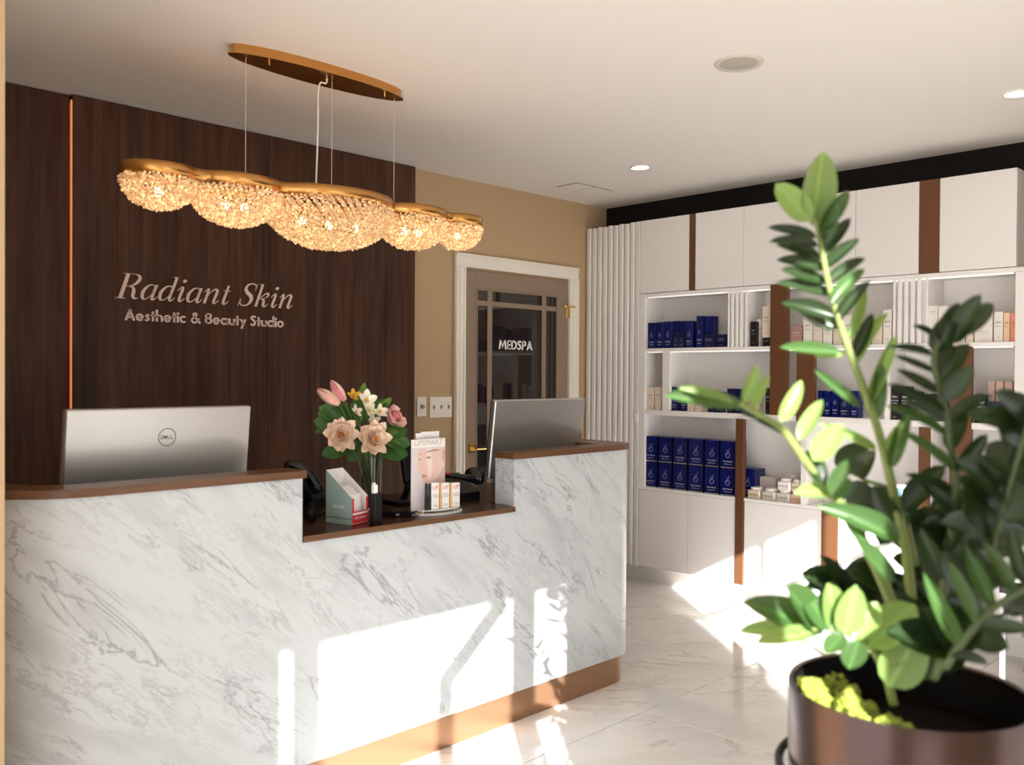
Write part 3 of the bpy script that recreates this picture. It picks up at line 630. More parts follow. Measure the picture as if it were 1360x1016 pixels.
for i, (p0, p1) in enumerate([(1312, 1321.5), (1322.5, 1333), (1334, 1345)]): carton(p0, p1, SH2, .21, M_blush, '%s tall blush carton behind the canisters' % ORD[i], x0=4.96, kind='txt', tm=M_printd, dep=.05, group='blush cartons behind the canisters')
can(1293.5, 1311.8, SH2, .142, mat('bottle_green_tin', (.015, .04, .03), .3), 'tall dark green canister left of the navy one')
can(1312.8, 1334, SH2, .108, mat('navy_tin', (.02, .035, .07), .35), 'short wide navy canister with white print')
can(1335, 1348.5, SH2, .118, mat('frosted_grey_tin', (.42, .45, .42), .3), 'frosted grey canister at the right end of the middle shelf', tm=M_printd)
# row 3: jars
M_jar = mat('jar_beige_label', (.72, .60, .45), .4); M_jarw = mat('jar_clear_grey', (.66, .62, .56), .25); M_lid = mat('jar_lid_white', (.86, .82, .77), .35); M_jarp = mat('jar_peach_label', (.70, .46, .32), .4)
def jar(px0, px1, z0, m_, word, lab, x0=XP, hh=.068):
    ya, yb = yy(px0, x0), yy(px1, x0); r = (ya-yb)/2; c = V((x0+r, (ya+yb)/2, z0)); k = .45*r
    P = [(c.x-r+k*.5, c.y-r), (c.x+r-k, c.y-r), (c.x+r, c.y-r+k), (c.x+r, c.y+r-k), (c.x+r-k, c.y+r), (c.x-r+k*.5, c.y+r), (c.x-r, c.y+r-k*.5), (c.x-r, c.y-r+k*.5)]
    t = thing('cosmetic_jar', lab, 'jar', c, 'small jars beside the bronze strip')
    MB().prism(P, z0+.0003, z0+hh*.72).build('body', m_, t)
    MB().lathe([(0, hh*.72), (r*.8, hh*.72), (r*.86, hh*.76), (r*.86, hh*.97), (r*.8, hh), (0, hh)], c, 28).build('lid', M_lid, t)
    label_text('print', [(word, .7, hh*.30, hh*.14)], V((x0, c.y, z0)), NY, EZ, 2*r, M_printd, t)
jar(993.3, 1010.3, SH0, M_jar, 'MARA', 'leftmost small jar with peach label in the front jar row')
jar(1011.8, 1030.5, SH0, M_jarw, 'KARMA', 'second small jar in the front jar row, grey label')
jar(1031.3, 1049.3, SH0, M_jarw, 'KARMA', 'lower grey jar under the cream jar marked SALT')
jar(1050, 1064.2, SH0, M_jarp, 'LUNA', 'lower peach jar against the white divider')
jar(1033, 1050.3, SH0+.0685, M_lid, 'SALT', 'upper cream jar standing on the grey jar')
jar(1051.5, 1064.2, SH0+.0685, M_jar, 'ZEN', 'upper beige jar against the white divider')
jar(1041, 1058, SH0, M_jarw, 'ZEN', 'back jar partly hidden behind the stacked jars', x0=4.95, hh=.15)
carton(1009.5, 1031.5, SH0, .125, mat('translucent_box', (.60, .54, .51), .3), 'pale translucent box standing behind the front jars', x0=4.96, dep=.08, kind='txt', tm=M_printd, txt=[('KARMA', .5, .45, .09), ('candle', .4, .3, .05)])
# behind the plant
carton(1160, 1172, SH0, .05, M_bcart, 'small black box at the foot of the foliage on bottom shelf', kind='txt', dep=.05)
carton(1172.5, 1188, SH0, .075, M_wcart, 'small white box left of the teal bottle', kind='txt', tm=M_printd, dep=.05)
can(1189, 1204.5, SH0, .145, mat('teal_tin', (.10, .27, .36), .3), 'teal blue canister behind the pale plant stem', lid=M_lid)
can(1208, 1219, SH0, .06, mat('teal_dark', (.03, .22, .20), .3), 'short green canister left of the narrow bronze strip')
carton(1238.7, 1251, SH0, .128, mat('sky_blue_carton', (.25, .38, .55), .4), 'carton with blue and black print under the copper box', kind='txt', dep=.06, txt=[('SUN', .6, .5, .1), ('SHIELD', .8, .3, .1), ('spf 50', .6, .12, .06)], tm=M_printd)
carton(1251.8, 1262, SH0, .12, M_bcart, 'black carton right of the blue printed carton', kind='txt', dep=.06)
carton(1239, 1253, SH0+.1285, .07, M_copper, 'copper coloured box on top of the printed cartons', kind='', dep=.06)
# ------------------------------------------------------------------ low display table at the right edge
t = thing('display_table', 'low white display table with black fascia at the right edge', 'table', (4.6, 1.15, 0))
MB().box(4.36, .80, .500, 4.79, 1.33, .545, .004).build('tabletop', M_paperw, t)
MB().box(4.39, .83, .44, 4.77, 1.31, .499).build('fascia', M_bcart, t)
for x_, y_ in ((4.40, 1.295), (4.755, 1.295), (4.40, .85), (4.755, .85)):
    l_ = MB().box(x_-.012, y_-.012, .02, x_+.012, y_+.012, .44, .002).build('leg', mat('grey_metal', (.5, .5, .5), .35, metal=.7), t)
    MB().box(x_-.014, y_-.014, 0, x_+.014, y_+.014, .02, .002).build('foot', M_brass, l_)
for i, (x_, y_, hh, mm, lb) in enumerate([(4.66, 1.285, .15, M_blush, 'blush carton at the back left of the low table'), (4.66, 1.215, .17, mat('mint_carton', (.5, .66, .6), .5), 'mint green carton on the low display table'), (4.66, 1.145, .15, M_blush, 'blush carton right of the mint carton on the low table'), (4.55, 1.25, .12, M_wcart, 'white carton at the front left of the low table')]):
    c = thing('product_carton', lb, 'box', (x_, y_, .545)); MB().box(x_-.03, y_-.03, .5455, x_+.03, y_+.03, .545+hh, .001).build('carton', mm, c)
    label_text('print', [('CARE', .5, hh*.5, .01), ('skin cream', .7, hh*.35, .008)], V((x_-.03, y_, .545)), NY, EZ, .06, M_printd, c)
# ------------------------------------------------------------------ reception counter
YC = 2.535
def path(off):      # plan outline of the counter front, offset inwards by off
    P = []
    r1 = .27-off; c1 = (.94, YC+.27)
    P.append((.67+off, 3.17))
    for k in range(15):
        a = math.pi+ (math.pi/2)*k/14; P.append((c1[0]+r1*math.cos(a), c1[1]+r1*math.sin(a)))
    P += [(1.573, YC+off), (2.54, YC+off)]
    rr = .12; r2 = rr-off; c2 = (3.345-rr, YC+rr)
    for k in range(13):
        a = -math.pi/2+(math.pi/2)*k/12; P.append((c2[0]+r2*math.cos(a), c2[1]+r2*math.sin(a)))
    P.append((3.345-off, 3.17)); return P
def wall_from_path(off, th, z0, ztop):
    A = path(off); B = path(off+th); n = len(A); mb = MB()
    for i in range(n-1):
        (x0_, y0_), (x1_, y1_) = A[i], A[i+1]; (u0, v0), (u1, v1) = B[i], B[i+1]
        zt = ztop(.5*(x0_+x1_))
        vs = [(x0_, y0_, z0), (x1_, y1_, z0), (u1, v1, z0), (u0, v0, z0), (x0_, y0_, zt), (x1_, y1_, zt), (u1, v1, zt), (u0, v0, zt)]
        fs = [(0, 1, 5, 4), (2, 3, 7, 6), (4, 5, 6, 7), (3, 2, 1, 0)]
        def zt_at(j):
            (p, q), (r, s_) = A[j], A[j+1]; return ztop(.5*(p+r))
        if i == 0 or abs(zt_at(i-1)-zt) > 1e-4: fs.append((0, 4, 7, 3))
        if i == n-2 or abs(zt_at(i+1)-zt) > 1e-4: fs.append((1, 2, 6, 5))
        mb.add(vs, fs)
    return mb
ct = thing('reception_counter', 'white marble reception counter with walnut ledges and copper base', 'counter', (2.0, 2.85, 0))
zt = lambda x: .856 if 1.573 < x < 2.54 else 1.064
smooth_by_angle(wall_from_path(0, .022, .13, zt).build('marble_front', M_marble, ct))
smooth_by_angle(wall_from_path(.023, .02, .0005, lambda x: .1295).build('toe_kick', M_toe, ct))
MB().box(1.551, YC+.022, .877, 1.5725, 2.645, 1.064).build('marble_return', M_marble, ct)
MB().box(2.541, YC+.0225, .877, 2.563, 2.645, 1.064).build('marble_return', M_marble, ct)
def ledge(P, z0, z1, nm, m_):
    return smooth_by_angle(MB().prism(P, z0, z1).build(nm, m_, ct))
pf = path(-.008); n1 = 17
left = [p for p in pf[1:16]]+[(1.584, YC-.008), (1.584, 2.648)]
inn = path(.115)[1:16]
left += [(x_, y_) for x_, y_ in inn[::-1]]
ledge(left, 1.0645, 1.0885, 'left_ledge', M_ledge)
right = [(2.530, YC-.008)]+pf[18:31]+[(3.353, 3.17), (3.175, 3.17), (3.175, 2.64), (2.530, 2.64)]
ledge(right, 1.0645, 1.0885, 'right_ledge', M_ledge)
low = [(1.5735, YC-.008), (2.545, YC-.008), (2.545, YC+.0235), (3.30, YC+.0235), (3.30, 3.17), (.72, 3.17), (.72, 2.80), (.95, YC+.0235), (1.5735, YC+.0235)]
MB().box(1.5735, YC-.0095, .8565, 2.5395, YC-.0075, .8762).build('lit_edge_strip', M_ledge, ct)  # lighter strip of the same wood, painting the front edge as better lit
MB().prism([(1.5735, YC-.0075), (2.5395, YC-.0075), (2.5395, 2.68), (1.5735, 2.68)], .8565, .8760).build('low_ledge', M_top, ct)
MB().box(.73, 2.682, .8565, 3.30, 3.17, .8762, .001).build('worktop', M_top, ct)
MB().box(.74, 3.12, .0, 3.28, 3.14, .855).build('modesty_panel', M_walnut, ct)
# ------------------------------------------------------------------ monitors
def monitor(cx, yaw, lab, logo_m):
    t = thing('monitor', lab, 'monitor', (cx, 2.80, .8765), 'silver monitors seen from behind')
    w_, hh = .585, .34; tilt = math.radians(-7)
    M = Matrix.Translation((cx, 2.775, 1.125)) @ Matrix.Rotation(math.radians(yaw), 4, 'Z') @ Matrix.Rotation(-tilt, 4, 'X')
    MB().box(-w_/2, -.012, -hh/2, w_/2, .016, hh/2, .004, M).build('back_shell', M_silver, t)
    MB().box(-w_/2+.004, .0165, -hh/2+.004, w_/2-.004, .022, hh/2-.004, 0, M).build('screen', M_screen, t)
    MB().box(cx-.03, 2.80, .89, cx+.03, 2.815, 1.06, .003).build('stand_neck', M_silver, t)
    MB().box(cx-.12, 2.72, .8768, cx+.12, 2.90, .888, .004).build('stand_base', M_silver, t)
    O = M @ V((.010, -.0125, .078)); U = (M.to_3x3() @ EX); VV = (M.to_3x3() @ EZ); r = .0285
    pol = arc(0, 0, 1, 1, 0, 360, .085, 36)
    def stroke(a, b): return rib([a, b], [.075, .075], cv=False)
    pol += stroke((-.66, -.2), (-.66, .2))+stroke((-.66, .17), (-.45, .17))+stroke((-.66, -.17), (-.45, -.17))+stroke((-.46, .18), (-.33, 0))+stroke((-.33, 0), (-.46, -.18))
    pol += stroke((-.36, 0), (-.14, .19))+stroke((-.28, -.05), (-.06, .12))+stroke((-.36, 0), (-.14, -.19))+stroke((-.2, -.12), (-.02, .03))
    pol += stroke((.05, .2), (.05, -.2))+stroke((.05, -.17), (.3, -.17))+stroke((.40, .2), (.40, -.2))+stroke((.40, -.17), (.66, -.17))
    vs = []; fs = []
    for p in pol:
        k = len(vs); vs += [O+U*(a*r)+VV*(b*r) for a, b in p]; fs.append(tuple(range(k, k+len(p))))
    mesh_obj('logo', vs, fs, logo_m, t)
monitor(1.213, 0, 'silver flat monitor with dark ring logo on the left end of the counter', M_printd)
monitor(2.928, 0, 'silver flat monitor on the right end of the counter before the door', mat('faint_logo', (.50, .49, .47), .3, metal=.7))
# ------------------------------------------------------------------ items on the low ledge
ZL = .8765
def desk_phone(base, yaw, lab, up_=False):
    t = thing('desk_telephone', lab, 'telephone', base)
    M = Matrix.Translation(base) @ Matrix.Rotation(yaw, 4, 'Z')
    mb = MB(); prof = [(-.09, 0), (.09, 0), (.09, .085), (.05, .09), (-.09, .025)]
    vs = [M @ V((s_*.085, p[0], p[1])) for s_ in (-1, 1) for p in prof]; k = 5
    mb.add(vs, [tuple(range(k))[::-1], tuple(range(k, 2*k))]+[(i, (i+1) % k, (i+1) % k+k, i+k) for i in range(k)])
    mb.build('body', M_blk, t)
    if up_: pts = [(-.03, -.12, .235), (-.03, -.075, .248), (-.03, -.02, .235), (-.03, .03, .19), (-.03, .055, .13), (-.03, .062, .10)]; rr = [.020, .026, .024, .024, .026, .018]
    else: pts = [(-.11, -.01, .128), (-.07, -.01, .132), (0, -.01, .136), (.06, -.01, .138), (.085, -.01, .135)]; rr = [.016, .014, .014, .024, .02]
    MB().tube([M @ p for p in cat(pts, 5)], [rr[min(int(i/5), len(rr)-1)]+(rr[min(int(i/5)+1, len(rr)-1)]-rr[min(int(i/5), len(rr)-1)])*((i % 5)/5) for i in range(len(cat(pts, 5)))], 12).build('handset', M_blks, t, True)
    return t, M
t, M = desk_phone(on('z', ZL, 400, 668), 0, 'black desk telephone with raised handset behind the left ledge corner')
bpy.data.objects.remove(t.children[1])   # handset is placed from its own curve below
Yp = t.location.y
hp = [at(x_, y_, 3.42) for x_, y_ in ((378, 620), (386, 619), (398, 621), (410, 631), (419, 645), (424, 654))]
hq = cat(hp, 5); hr = [.014, .022, .0215, .0215, .023, .0255, .018]
MB().tube(hq, [hr[int(i/len(hq)*6)]+(hr[min(int(i/len(hq)*6)+1, 6)]-hr[int(i/len(hq)*6)])*((i/len(hq)*6) % 1) for i in range(len(hq))], 14).build('handset', M_blks, t, True)
MB().tube(cat([at(427, 656, 3.42), at(431, 664, 3.42), at(434, 674, 3.44), on('z', ZL+.004, 424, 684)], 6), .0035, 6).build('cord', M_blk, t, True)
MB().tube(cat([at(402, 636, 3.50), at(407, 652, 3.50), at(411, 672, 3.52), on('z', ZL+.02, 414, 684)], 5), [.02]*16, 8).build('cradle_arm', M_blk, t, True)
# second phone, right
bp_ = V((2.52, 2.88, ZL)); t = thing('desk_telephone', 'black desk telephone with handset lying across, beside the tall right section', 'telephone', bp_)
mb = MB(); k = 5; prof = [(-.085, 0), (.10, 0), (.10, .06), (.05, .10), (-.085, .03)]
mb.add([bp_+V((s_*.075, p[0], p[1])) for s_ in (-1, 1) for p in prof], [tuple(range(k))[::-1], tuple(range(k, 2*k))]+[(i, (i+1) % k, (i+1) % k+k, i+k) for i in range(k)])
mb.build('body', M_blk, t)
hz = [at(x_, y_, 3.72) for x_, y_ in ((588, 630.5), (600, 632), (618, 634), (634, 635), (643, 634))]
MB().tube(cat(hz, 5), [.011]*8+[.012, .013, .014, .017, .02, .024, .027, .028, .028, .026, .024, .02, .014], 12).build('handset', M_blks, t, True)
MB().sphere(at(631, 630, 3.75), (.045, .045, .033), 18, 10).build('ear_dome', M_blks, t, True)
MB().box(-.012, -.002, -.003, .012, .002, .003, 0, Matrix.Translation(at(594.5, 628.8, 3.70))).build('red_tab', mat('red_tab', (.6, .03, .04), .5), t)
pts = [at(640, 655, 3.66)]
co = [V((2.45+.012*math.cos(q*1.1)+.004*q, 2.78+.006*q*.4, ZL+.018+.012*math.sin(q*1.1))) for q in range(24)]
MB().tube(co, .0032, 6).build('cord', M_blk, t, True)
# teal brochure box
pA, pB, pD = on('z', ZL, 432.8, 693.6), on('z', ZL, 467.5, 698), on('z', ZL, 490, 692.5)
t = thing('leaflet_dispenser', 'teal and red cardboard leaflet dispenser with cut-away front at the left of the low ledge', 'dispenser', pB)
e1 = (pA-pB); e2 = (pD-pB); e2 = e2.normalized()*.095; pC = pA+e2; pD = pB+e2
h_b, h_f = .185, .092
M_teal = mat('sage_teal_card', (.27, .38, .35), .5); M_red = mat('red_card', (.62, .03, .03), .45)
def panel(name, P, m_, par=t, th=.0018):
    P = [V(p) for p in P]; n_ = (P[1]-P[0]).cross(P[2]-P[0]).normalized()*th; k = len(P)
    return mesh_obj(name, P+[p-n_ for p in P], [tuple(range(k)), tuple(range(2*k-1, k-1, -1))]+[(i, i+k, (i+1) % k+k, (i+1) % k) for i in range(k)], m_, par)
sp = panel('side_panel', [pA, pB, pB+EZ*h_f, pA+EZ*h_b], M_teal)
panel('side_panel', [pD, pC, pC+EZ*h_b, pD+EZ*h_f], M_paperw)
panel('back_panel', [pC, pA, pA+EZ*h_b, pC+EZ*h_b], M_paperw)
panel('front_panel', [pB, pD, pD+EZ*h_f, pD-e2*.12+EZ*h_f, pD-e2*.12+EZ*.045, pB+e2*.12+EZ*.045, pB+e2*.12+EZ*h_f, pB+EZ*h_f], M_red)
panel('base_panel', [pA+EZ*.002, pC+EZ*.002, pD+EZ*.002, pB+EZ*.002], M_paperw)
ub = e1.normalized(); 
label_text('side_print', [('dermo', .45, .055, .016)], pB+e1*.5, -ub, EZ, e1.length, M_print, t, off=.001)
mb = MB(); q0 = pB+e1*.02+EZ*.018; 
panel('dark_line', [pA-ub*.0+EZ*.020-e2.normalized()*.0006, pB+EZ*.020-e2.normalized()*.0006, pB+EZ*.0225-e2.normalized()*.0006, pA+EZ*.0225-e2.normalized()*.0006], M_printd, th=.0003)
u2 = e2.normalized()
label_text('front_print', [('skin advice', .7, .018, .012)], pB+e2*.5, u2, EZ, .095, M_print, t, off=.001)
nrm = u2.cross(EZ)
panel('front_band', [pB+u2*.004+nrm*.0008+EZ*.034, pD-u2*.004+nrm*.0008+EZ*.034, pD-u2*.004+nrm*.0008+EZ*.041, pB+u2*.004+nrm*.0008+EZ*.041], M_paperw, th=.0003)
for i in range(4):
    o_ = pB+u2*.014-nrm*(.012+.014*i)+EZ*.004
    lf = panel('leaflet', [o_, o_+u2*.066, o_+u2*.066+EZ*(.10+.008*i)-nrm*.012, o_+EZ*(.10+.008*i)-nrm*.012], M_paperw, None, .003)
    setp(lf, ['front white leaflet in the teal dispenser', 'second white leaflet in the teal dispenser', 'third white leaflet in the teal dispenser', 'rearmost white leaflet in the teal dispenser'][i], 'leaflet', 'leaflets in the dispenser')
# black box
c = on('z', ZL, 499, 696.5)
c.x += .004
bb = MB().box(c.x-.008, c.y, ZL, c.x+.025, c.y+.03, ZL+.106, .002).build('black_box', M_blk); setp(bb, 'plain upright black box right of the teal leaflet dispenser', 'box')
wb = on('y', c.y+.02, 497, 655); o = MB().box(wb.x-.008, c.y+.008, ZL+.1062, wb.x+.008, c.y+.026, ZL+.137, .002).lathe([(0, 0), (.006, 0), (.006, .006), (0, .006)], (wb.x, c.y+.021, ZL+.137), 12).build('glue_bottle', M_paperw); setp(o, 'tiny white bottle standing on the black box', 'bottle')
# small lipstick boxes lying flat
for i, (px_, py_) in enumerate(((528, 684), (537.5, 681.5), (549, 684.5))):
    p = on('z', ZL, px_, py_+3); R = Matrix.Translation(p) @ Matrix.Rotation(.25, 4, 'Z')
    t = thing('lipstick_box', ['left slim black box lying flat on the low ledge', 'middle slim black box lying flat on the low ledge', 'slim black box lying flat nearest the portrait display'][i], 'box', p, 'slim black boxes lying on the low ledge')
    MB().box(-.012, 0, .0004, .012, .10, .022, .001, R).build('carton', M_blks, t)
    label_text('end_print', [('ROSE', .75, .006, .008)], p, R.to_3x3() @ EX, EZ, .024, M_print, t, off=.0012)
# card terminal (black) behind the display
b0 = on('z', ZL, 537, 668); t = thing('card_terminal', 'black card terminal on a stand behind the portrait display', 'terminal', b0)
MB().box(b0.x-.07, b0.y-.05, ZL+.0003, b0.x+.03, b0.y+.07, ZL+.016, .004).build('base', M_blk, t)
dd = (b0-CAM).dot(fw)
MB().tube(cat([b0+V((.01, .02, .01)), at(541, 648, dd), at(540, 630, dd)], 6), .013, 10).build('stem', M_blk, t, True)
MB().box(-.035, -.014, -.075, .035, .014, .085, .006, Matrix.Translation(at(543, 617, dd)) @ Matrix.Rotation(math.radians(-14), 4, 'X')).build('keypad_housing', M_blk, t)
# lip display
c0 = on('z', ZL, 583, 681); t = thing('lip_display', 'white lip product stand with portrait board reading LIPSMART', 'display', c0)
ell = [(c0.x+.112*math.cos(a)*.95, c0.y+.055*math.sin(a)) for a in [2*math.pi*i/40 for i in range(40)]]
M_acr = mat('white_acrylic', (.82, .80, .78), .2)
MB().prism(ell, ZL+.0003, ZL+.007).build('base_plate', M_acr, t)
MB().prism([(c0.x+(x_-c0.x)*.93, c0.y+(y_-c0.y)*.9+.002) for x_, y_ in ell], ZL+.016, ZL+.020).build('tray', M_acr, t)
for s_ in (-1, 1): MB().tube([(c0.x+s_*.08, c0.y, ZL+.006), (c0.x+s_*.08, c0.y, ZL+.017)], .005, 8).build('spacer', M_brass, t)
YP = c0.y+.005; bx0 = on('y', YP, 546.5, 600).x; bx1 = on('y', YP, 591, 600).x; bz0 = ZL+.018; bz1 = on('y', YP, 568, 583).z
M_board = mat('board_lilac_white', (.66, .62, .64), .3)
bo = MB().box(bx0, YP, bz0, bx1, YP+.004, bz1, .0008).build('portrait_board', M_board, t)
bw = bx1-bx0; bh_ = bz1-bz0
def bp2(u, v, o=.0006): return V((bx0+u*bw, YP-o, bz0+v*bh_))
def flat(name, pts, m_, o): return mesh_obj(name, [bp2(u, v, o) for u, v in pts], [tuple(range(len(pts)))], m_, bo)
M_sk = mat('print_skin', (.72, .52, .46), .4); M_sk2 = mat('print_skin_shadow', (.56, .40, .37), .4); M_lip = mat('print_lip', (.55, .22, .22), .4); M_br = mat('print_brow', (.30, .22, .20), .5); M_hd = mat('print_header', (.80, .78, .74), .4)
flat('header_print', [(0, .88), (1, .88), (1, 1), (0, 1)], M_hd, .0008)
face = [(.20, .86), (.16, .78), (.20, .70), (.15, .62), (.20, .57), (.24, .53), (.28, .50), (.28, .455), (.33, .43), (.31, .40), (.36, .375), (.42, .34), (.52, .33), (.66, .38), (.80, .46), (.92, .56), (.98, .64), (1, .66), (1, .86)]
flat('face_print', face, M_sk, .0009)
flat('neck_print', [(.44, .34), (.52, .33), (.66, .38), (.80, .46), (.92, .56), (1, .62), (1, .30), (.46, .30)], M_sk2, .0010)
flat('lip_print', [(.28, .50), (.36, .505), (.44, .478), (.40, .455), (.30, .452), (.335, .478)], M_lip, .0012)
flat('brow_print', [(.36, .80), (.52, .835), (.72, .845), (.86, .83), (.72, .825), (.52, .815)], M_br, .0012)
flat('brow_print', [(.19, .775), (.25, .80), (.31, .79), (.25, .785)], M_br, .0012)
flat('eye_print', [(.40, .735), (.50, .755), (.60, .735), (.50, .722)], M_br, .0012)
flat('eye_print', [(.19, .715), (.25, .73), (.28, .715), (.24, .705)], M_br, .0012)
flat('ear_print', [(.90, .82), (.98, .84), (1, .80), (.99, .68), (.93, .66), (.90, .72)], M_sk2, .0012)
flat('highlight_print', [(.42, .87), (.58, .87), (.62, .60), (.58, .42), (.50, .42), (.46, .60)], mat('print_gloss', (.80, .64, .58), .3), .00105)
label_text('header_text', [('LIPSMART', .84, 0, .020)], bp2(.5, .915, .0010), EX, EZ, bw, mat('print_grey', (.45, .43, .42), .4), bo, off=.0004)
for i, (a_, b_) in enumerate(((549, 556), (556.5, 581))):
    xa, xb = on('y', YP+.03, a_, 600).x, on('y', YP+.03, b_, 600).x; zt_ = on('y', YP+.03, 568, 573 if i else 574.5).z
    o = MB().box(xa, YP+.014+.006*i, bz0, xb, YP+.017+.006*i, zt_, .0004).build('card', M_paperw, t)
for i, (a_, b_) in enumerate(((573.5, 583.5), (587, 597), (600.5, 610.8))):
    ya_ = YP-.036; xa, xb = on('y', ya_, a_, 650).x, on('y', ya_, b_, 650).x; zt_ = on('y', ya_, (a_+b_)/2, 641.5).z
    q = thing('lip_product', ['left white lip product carton on the stand', 'middle white lip product carton on the stand', 'right white lip product carton on the stand'][i], 'box', ((xa+xb)/2, ya_+.01, ZL+.0205), 'white lip cartons on the stand')
    MB().box(xa, ya_, ZL+.0205, xb, ya_+.022, zt_, .001).build('carton', M_paperw, q)
    label_text('red_print', [('LIP', .75, (zt_-ZL)*.66, .012), ('- - - -', .6, (zt_-ZL)*.58, .02)], V(((xa+xb)/2, ya_, ZL+.02)), EX, EZ, xb-xa, M_red, q)
    label_text('small_print', [('plumping', .7, (zt_-ZL)*.45, .006), ('treatment', .7, (zt_-ZL)*.38, .006), ('3 ml', .4, (zt_-ZL)*.1, .006)], V(((xa+xb)/2, ya_, ZL+.02)), EX, EZ, xb-xa, M_printd, q)
for i, (a_, m_, nm) in enumerate(((566, M_blks, 'black slim tester tube on the stand, left'), (570.5, M_blks, 'black slim tester tube on the stand, right'), (585.2, M_gold, 'gold tester tube between the left and middle cartons'), (598.8, M_gold, 'gold tester tube between the middle and right cartons'))):
    p = on('y', YP-.030, a_, 660); zt_ = on('y', YP-.030, a_, 642).z
    q = thing('tester_tube', nm, 'tube', (p.x, YP-.022, ZL+.0205), 'tester tubes on the lip stand')
    MB().lathe([(0, 0), (.006, 0), (.006, .05), (.005, .052), (.005, zt_-ZL-.021), (0, zt_-ZL-.02)], (p.x, YP-.030, ZL+.0205), 14).build('tube', m_, q)
# ------------------------------------------------------------------ vase with flowers
vb = V((2.08, 2.86, ZL)); dv = (vb-CAM).dot(fw)
vb = at(494, 600, dv); vb.z = ZL
M_vase = mat('clear_vase_glass', (.93, .96, .93), .02, trans=1, ior=1.45)
vt = thing('glass_vase', 'clear glass cylinder vase holding the bouquet', 'vase', vb)
ri = .040; zt_v = at(494, 606, dv).z-ZL
smooth_by_angle(MB().lathe([(0, .0004), (ri, .0004), (ri, zt_v), (ri-.003, zt_v), (ri-.003, .012), (0, .012)], vb, 36).build('glass', M_vase, vt))
M_stem = mat('cut_stem_green', (.10, .18, .05), .5); M_lf = mat('bouquet_leaf', (.045, .12, .025), .45, var=(30, 1.8)); M_lf2 = mat('bouquet_leaf_light', (.16, .26, .05), .45)
def petal(L_, w_, curl=.3, point=1.0, cup=.25, n=6, k=4):
    vs = []; fs = []
    for i in range(n+1):
        t_ = i/n; ww_ = w_*(math.sin(math.pi*min(t_*.5+.12+.0, 1)**1.0)*(1-t_**3*(1 if point else .4))+.02)
        if point: ww_ = w_*(4*t_*(1-t_))**.6*(1-.25*t_)+.0004
        else: ww_ = w_*(t_+.12)**.6*(1-t_**6)**.5+.0004
        for j in range(k+1):
            s_ = j/k*2-1; vs.append(V((s_*ww_, t_*L_, cup*ww_*s_*s_+curl*L_*t_*t_)))
    for i in range(n):
        for j in range(k): a = i*(k+1)+j; fs.append((a, a+1, a+k+2, a+k+1))
    return vs, fs
def frame(n_, roll=0):
    n_ = n_.normalized(); a = EZ if abs(n_.z) < .9 else EX; x_ = a.cross(n_).normalized(); y_ = n_.cross(x_)
    return Matrix((x_, y_, n_)).transposed().to_4x4() @ Matrix.Rotation(roll, 4, 'Z')
TOC = (CAM-vb).normalized()
def rose(px_, py_, r_px, n_, mats_, lab, rings, point=True, dd_=0):
    d_ = dv+dd_; r = r_px/F_PX*d_; c = at(px_, py_, d_); t = thing('rose', lab, 'flower', c, 'flowers in the vase')
    F = Matrix.Translation(c) @ frame(n_)
    stm = MB().tube(cat([c-n_.normalized()*.01, (c+vb)*.5+V((0, 0, .07)), V((vb.x+(c.x-vb.x)*.12, vb.y+(c.y-vb.y)*.12, ZL+.03))], 6), .003, 6).build('stem', M_stem, t, True)
    for ri_, (cnt, L_, el, sz, mi) in enumerate(rings):
        for k in range(cnt):
            vs, fs = petal(r*L_*random.uniform(.86, 1.1), r*sz*random.uniform(.85, 1.1), .15+.25*random.random(), point if ri_ < 2 else False, .35)
            A = 2*math.pi*(k+.5*(ri_ % 2)+.21*ri_+random.uniform(-.16, .16))/cnt
            R = F @ Matrix.Rotation(A, 4, 'Z') @ Matrix.Translation((0, r*.04, r*.03*ri_)) @ Matrix.Rotation(el+random.uniform(-.16, .16), 4, 'X') @ Matrix.Rotation(random.uniform(-.2, .2), 4, 'Y')
            mesh_obj('petal', [R @ v for v in vs], fs, mats_[mi], t, True)
    return t
P1 = mat('peach_petal', (.96, .74, .56), .6, var=(70, .8)); P2 = mat('peach_petal_inner', (.92, .50, .22), .6); P3 = mat('pink_petal', (.80, .42, .38), .6, var=(60, 1.3)); P4 = mat('pink_petal_inner', (.72, .22, .24), .6); P5 = mat('white_petal', (.82, .78, .62), .6); P6 = mat('yellow_petal', (.70, .42, .05), .6); P7 = mat('pale_pink_petal', (.88, .62, .58), .6)
RG = [(8, 1.16, .05, .42, 0), (8, 1.0, .18, .42, 0), (8, .86, .34, .40, 0), (8, .72, .52, .38, 0), (7, .60, .72, .36, 0), (7, .48, .90, .30, 0), (6, .36, 1.05, .24, 1), (5, .24, 1.25, .18, 1)]
nd = V((-.35, -.95, .25))
rose(452, 578, 21.5, nd+V((-.1, 0, 0)), [P1, P2], 'left of the two large open peach roses in the vase', RG, dd_=-.06)
rose(494, 583, 22, nd+V((.15, 0, -.1)), [P1, P2], 'right of the two large open peach roses in the vase', RG, dd_=-.07)
rose(517, 558, 21, V((.25, -.85, .45)), [P7, P4], 'pink cupped rose at the right of the bouquet', [(6, .95, .40, .50, 0), (6, .9, .65, .46, 0), (6, .75, .85, .42, 1), (5, .6, 1.05, .34, 0), (5, .45, 1.2, .26, 1), (4, .3, 1.35, .2, 1)], False, -.02)
